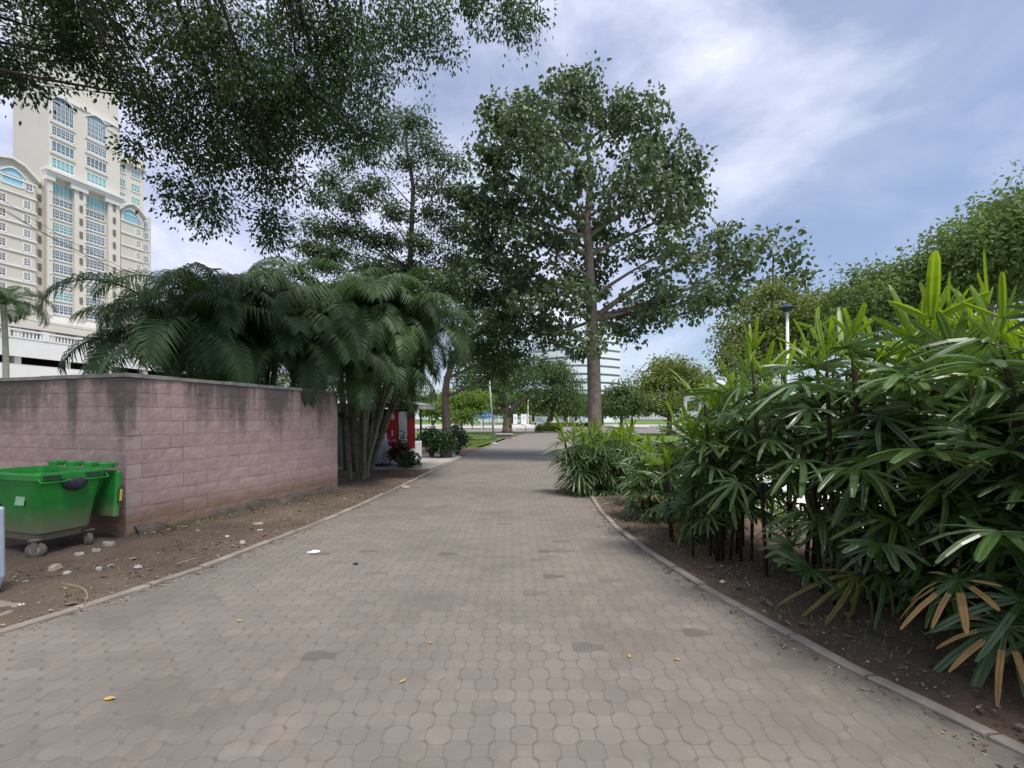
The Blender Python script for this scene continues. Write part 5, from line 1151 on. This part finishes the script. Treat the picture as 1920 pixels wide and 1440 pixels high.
def gleaf(x, y, z, l, mat, label, group=None, cat='fallen leaf', wd=.5):
    m_ = MB(); h = l * .16; m_.add([(-l / 2, 0, .004), (-l * .15, l * wd / 2, h * U(.3, 1)), (l * .2, l * wd * .42, h * U(.2, 1)), (l / 2, 0, .008), (l * .2, -l * wd * .42, h * U(.2, 1)), (-l * .15, -l * wd / 2, h * U(.3, 1)), (0, 0, .006)], [(0, 6, 1), (1, 6, 2), (2, 6, 3), (3, 6, 4), (4, 6, 5), (5, 6, 0)])
    return tag(m_.local('fallen_leaf', mat, None, False, Matrix.Translation((x, y, z)) @ Matrix.Rotation(U(0, 6.28), 4, 'Z')), label, cat, group)
for i, (px, py, s, lab_) in enumerate(((205, 1030, .17, 'largest angular pale stone by the bin wheel'), (180, 1040, .12, 'middle pale stone of the row by the bin wheel'), (148, 1046, .1, 'smallest pale stone of the row by the bin wheel'))):
    g = G(px, py); chip('stone', g.x, g.y, .03, s, STONE, lab_, 'stone', 'pale stones by the bin wheel', .4, i)
for i, (px, py, s, lab_) in enumerate(((102, 1072, .16, 'brown-grey stone on the soil below the bin'), (125, 1080, .09, 'small stone beside the brown-grey one on the soil'), (258, 1068, .09, 'lone buff stone half way along the soil strip'), (455, 1022, .1, 'dusty stone near the wall on the soil strip'), (185, 1073, .09, 'thin flat stone before the row of pale stones'))):
    g = G(px, py); chip('stone', g.x, g.y, .025, s, STONE if i != 0 else CARD, lab_, 'stone', 'stones on the bare soil', .3, i + 9)
for i, (px, py, s, mt, lab_) in enumerate(((487, 997, .1, PAPER, 'crumpled white paper on the soil below the wall'), (425, 1010, .13, PAPER, 'flat white scrap on the soil left of the crumpled paper'), (590, 1036, .17, PAPER, 'torn pale cardboard scrap with dark edge on the path'), (760, 915, .22, CARD, 'long pale strip of bark on the soil near the areca stems'), (485, 985, .2, CARD, 'tan leaf rubbish heap on the soil strip'), (1327, 1050, .06, PAPER, 'white scrap under the hedge canes'), (1355, 1095, .08, PAPER, 'white scrap between kerb and hedge'), (40, 1138, .07, PAPER, 'white cup lid by the pale litter bin'))):
    g = G(px, py); chip('scrap', g.x, g.y, .02 if px not in (590,) else .004, s, mt, lab_, 'litter', None, .12, i + 30)
gleaf(*G(667, 1058)[:2], .004, .11, DARKG, 'dark curled leaf on the middle of the path')
for (px, py, l, lab_) in ((205, 1312, .1, 'bright yellow leaf at the lower left of the path'), (755, 1279, .075, 'yellow leaf near the path centre, closest to the camera'), (807, 1206, .06, 'small yellow leaf beside a dark paver'), (450, 1165, .07, 'narrow yellow leaf on the left half of the path'), (402, 1083, .06, 'yellow leaf by the left kerb'), (1270, 1238, .06, 'tan leaf on the right half of the path'), (1180, 1232, .08, 'pale dry sprig right of the path centre')):
    g = G(px, py); gleaf(g.x, g.y, .004, l * .72, YLEAF, lab_, 'yellow leaves on the path', wd=.42)
for i in range(46):
    y = U(3.6, 11.5); x = xl(y) - .15 - random.random() * 1.5
    if (Vector((x, y, 0)) - WC).dot(-WV) < .1 and y > 6: continue
    gleaf(x, y, .03 + .03 * noise.noise((x * 1.3, y * 1.3, 3)), U(.04, .1), BLEAF, 'brown dead leaf lying on the left soil strip', 'dead leaves on the left soil')
for i in range(50):
    y = U(2.3, 9.5); x = xr(y) + .12 + random.random() * .9
    gleaf(x, y, .035 + .02 * noise.noise((x * 1.3, y * 1.3, 3)), U(.05, .13), BLEAF, 'brown dead leaf lying under the lady palms', 'dead leaves under the hedge')
pts = []
for i in range(11000):
    if random.random() < .6: y = U(2.8, 20); pts.append((xl(y) - .1 - random.random() ** 1.3 * 1.9, y, .03))
    else: y = U(1.8, 12); pts.append((xr(y) + .1 + random.random() * 1.8, y, .045))
for i in range(1700):
    y = U(2.0, 16); pts.append((xl(y) + abs(random.gauss(0, .09)) + .01, y, .005)) if random.random() < .55 else pts.append((xr(y) - abs(random.gauss(0, .1)) - .01, y, .005))
for i in range(1500):
    q = WC + WU * U(0, 4.3) - WV * (.12 + abs(random.gauss(0, .14))); pts.append((q.x, q.y, .05))
c = np.array(pts); k = len(c); t = unit(k); t[:, 2] *= .25; n = unit(k) * .4; n[:, 2] = 1
V, Fc, per = leaves_np(c, t, n, RNG.uniform(.01, .03, k) * (1 + 2.2 * (RNG.random(k) > .93)), RNG.uniform(.007, .022, k) * 1.2)
LITM = leafmat('litter_fragment', [(.06, .04, .03), (.14, .09, .06), (.26, .2, .14), (.4, .36, .3)], .9, 0, (.1, .1, .1), False, .1)
tag(link('leaf_litter', np_mesh('leaf_litter', V, Fc, LITM, np.repeat(RNG.uniform(0, 1, k), per))), kind='stuff')
pk = 1500; pb = []
for i in range(pk):
    if random.random() < .65:
        y = U(2.6, 16); pb.append((xl(y) - .12 - random.random() * 1.9, y, .025, .008 + .03 * random.random() ** 4))
    else:
        y = U(1.8, 12); pb.append((xr(y) + .12 + random.random() * 1.9, y, .045, .008 + .026 * random.random() ** 4))
pb = np.array(pb); octv = np.array([(1, 0, 0), (0, 1, 0), (-1, 0, 0), (0, -1, 0), (0, 0, .6), (0, 0, -.6), (.65, .65, .3), (-.65, .65, .3), (-.6, -.7, .3), (.7, -.6, .3)])
octf = np.array([(0, 6, 4), (6, 1, 4), (1, 7, 4), (7, 2, 4), (2, 8, 4), (8, 3, 4), (3, 9, 4), (9, 0, 4), (0, 1, 6), (1, 2, 7), (2, 3, 8), (3, 0, 9)])
V = octv[None] * (pb[:, 3][:, None, None] * RNG.uniform(.7, 1.3, (pk, 10, 1))) * RNG.uniform(.7, 1.3, (pk, 1, 3)) + pb[:, None, :3]
Fc = (np.arange(pk)[:, None, None] * 10 + octf[None]).reshape(-1, 3)
PEBM = leafmat('pebble', [(.1, .075, .055), (.16, .125, .095), (.13, .1, .08), (.3, .27, .235)], .95, 0, (.1, .1, .1), False, .1)
tag(link('gravel', np_mesh('gravel', V.reshape(-1, 3), Fc, PEBM, np.repeat(RNG.uniform(0, 1, pk), 12))), kind='stuff')
for i, (p0, p1, bend, lab_) in enumerate((((110, 1100), (158, 1140), (.1, .15, .02), 'curved dry twig on the soil before the bin'), ((330, 1062), (372, 1050), (.05, .05, .01), 'pale straight twig on the soil strip'), ((1135, 948), (1170, 945), (.02, .1, .01), 'pale twig on the reddish soil by the round clump'))):
    a, b = G(*p0), G(*p1); m_ = MB(); m_.tube([q + Vector((0, 0, .03)) for q in bez(a, b, bend, 8)], [.012, .011, .011, .01, .009, .008, .007, .004], 5); tag(m_.build('twig', TWIG), lab_, 'twig')
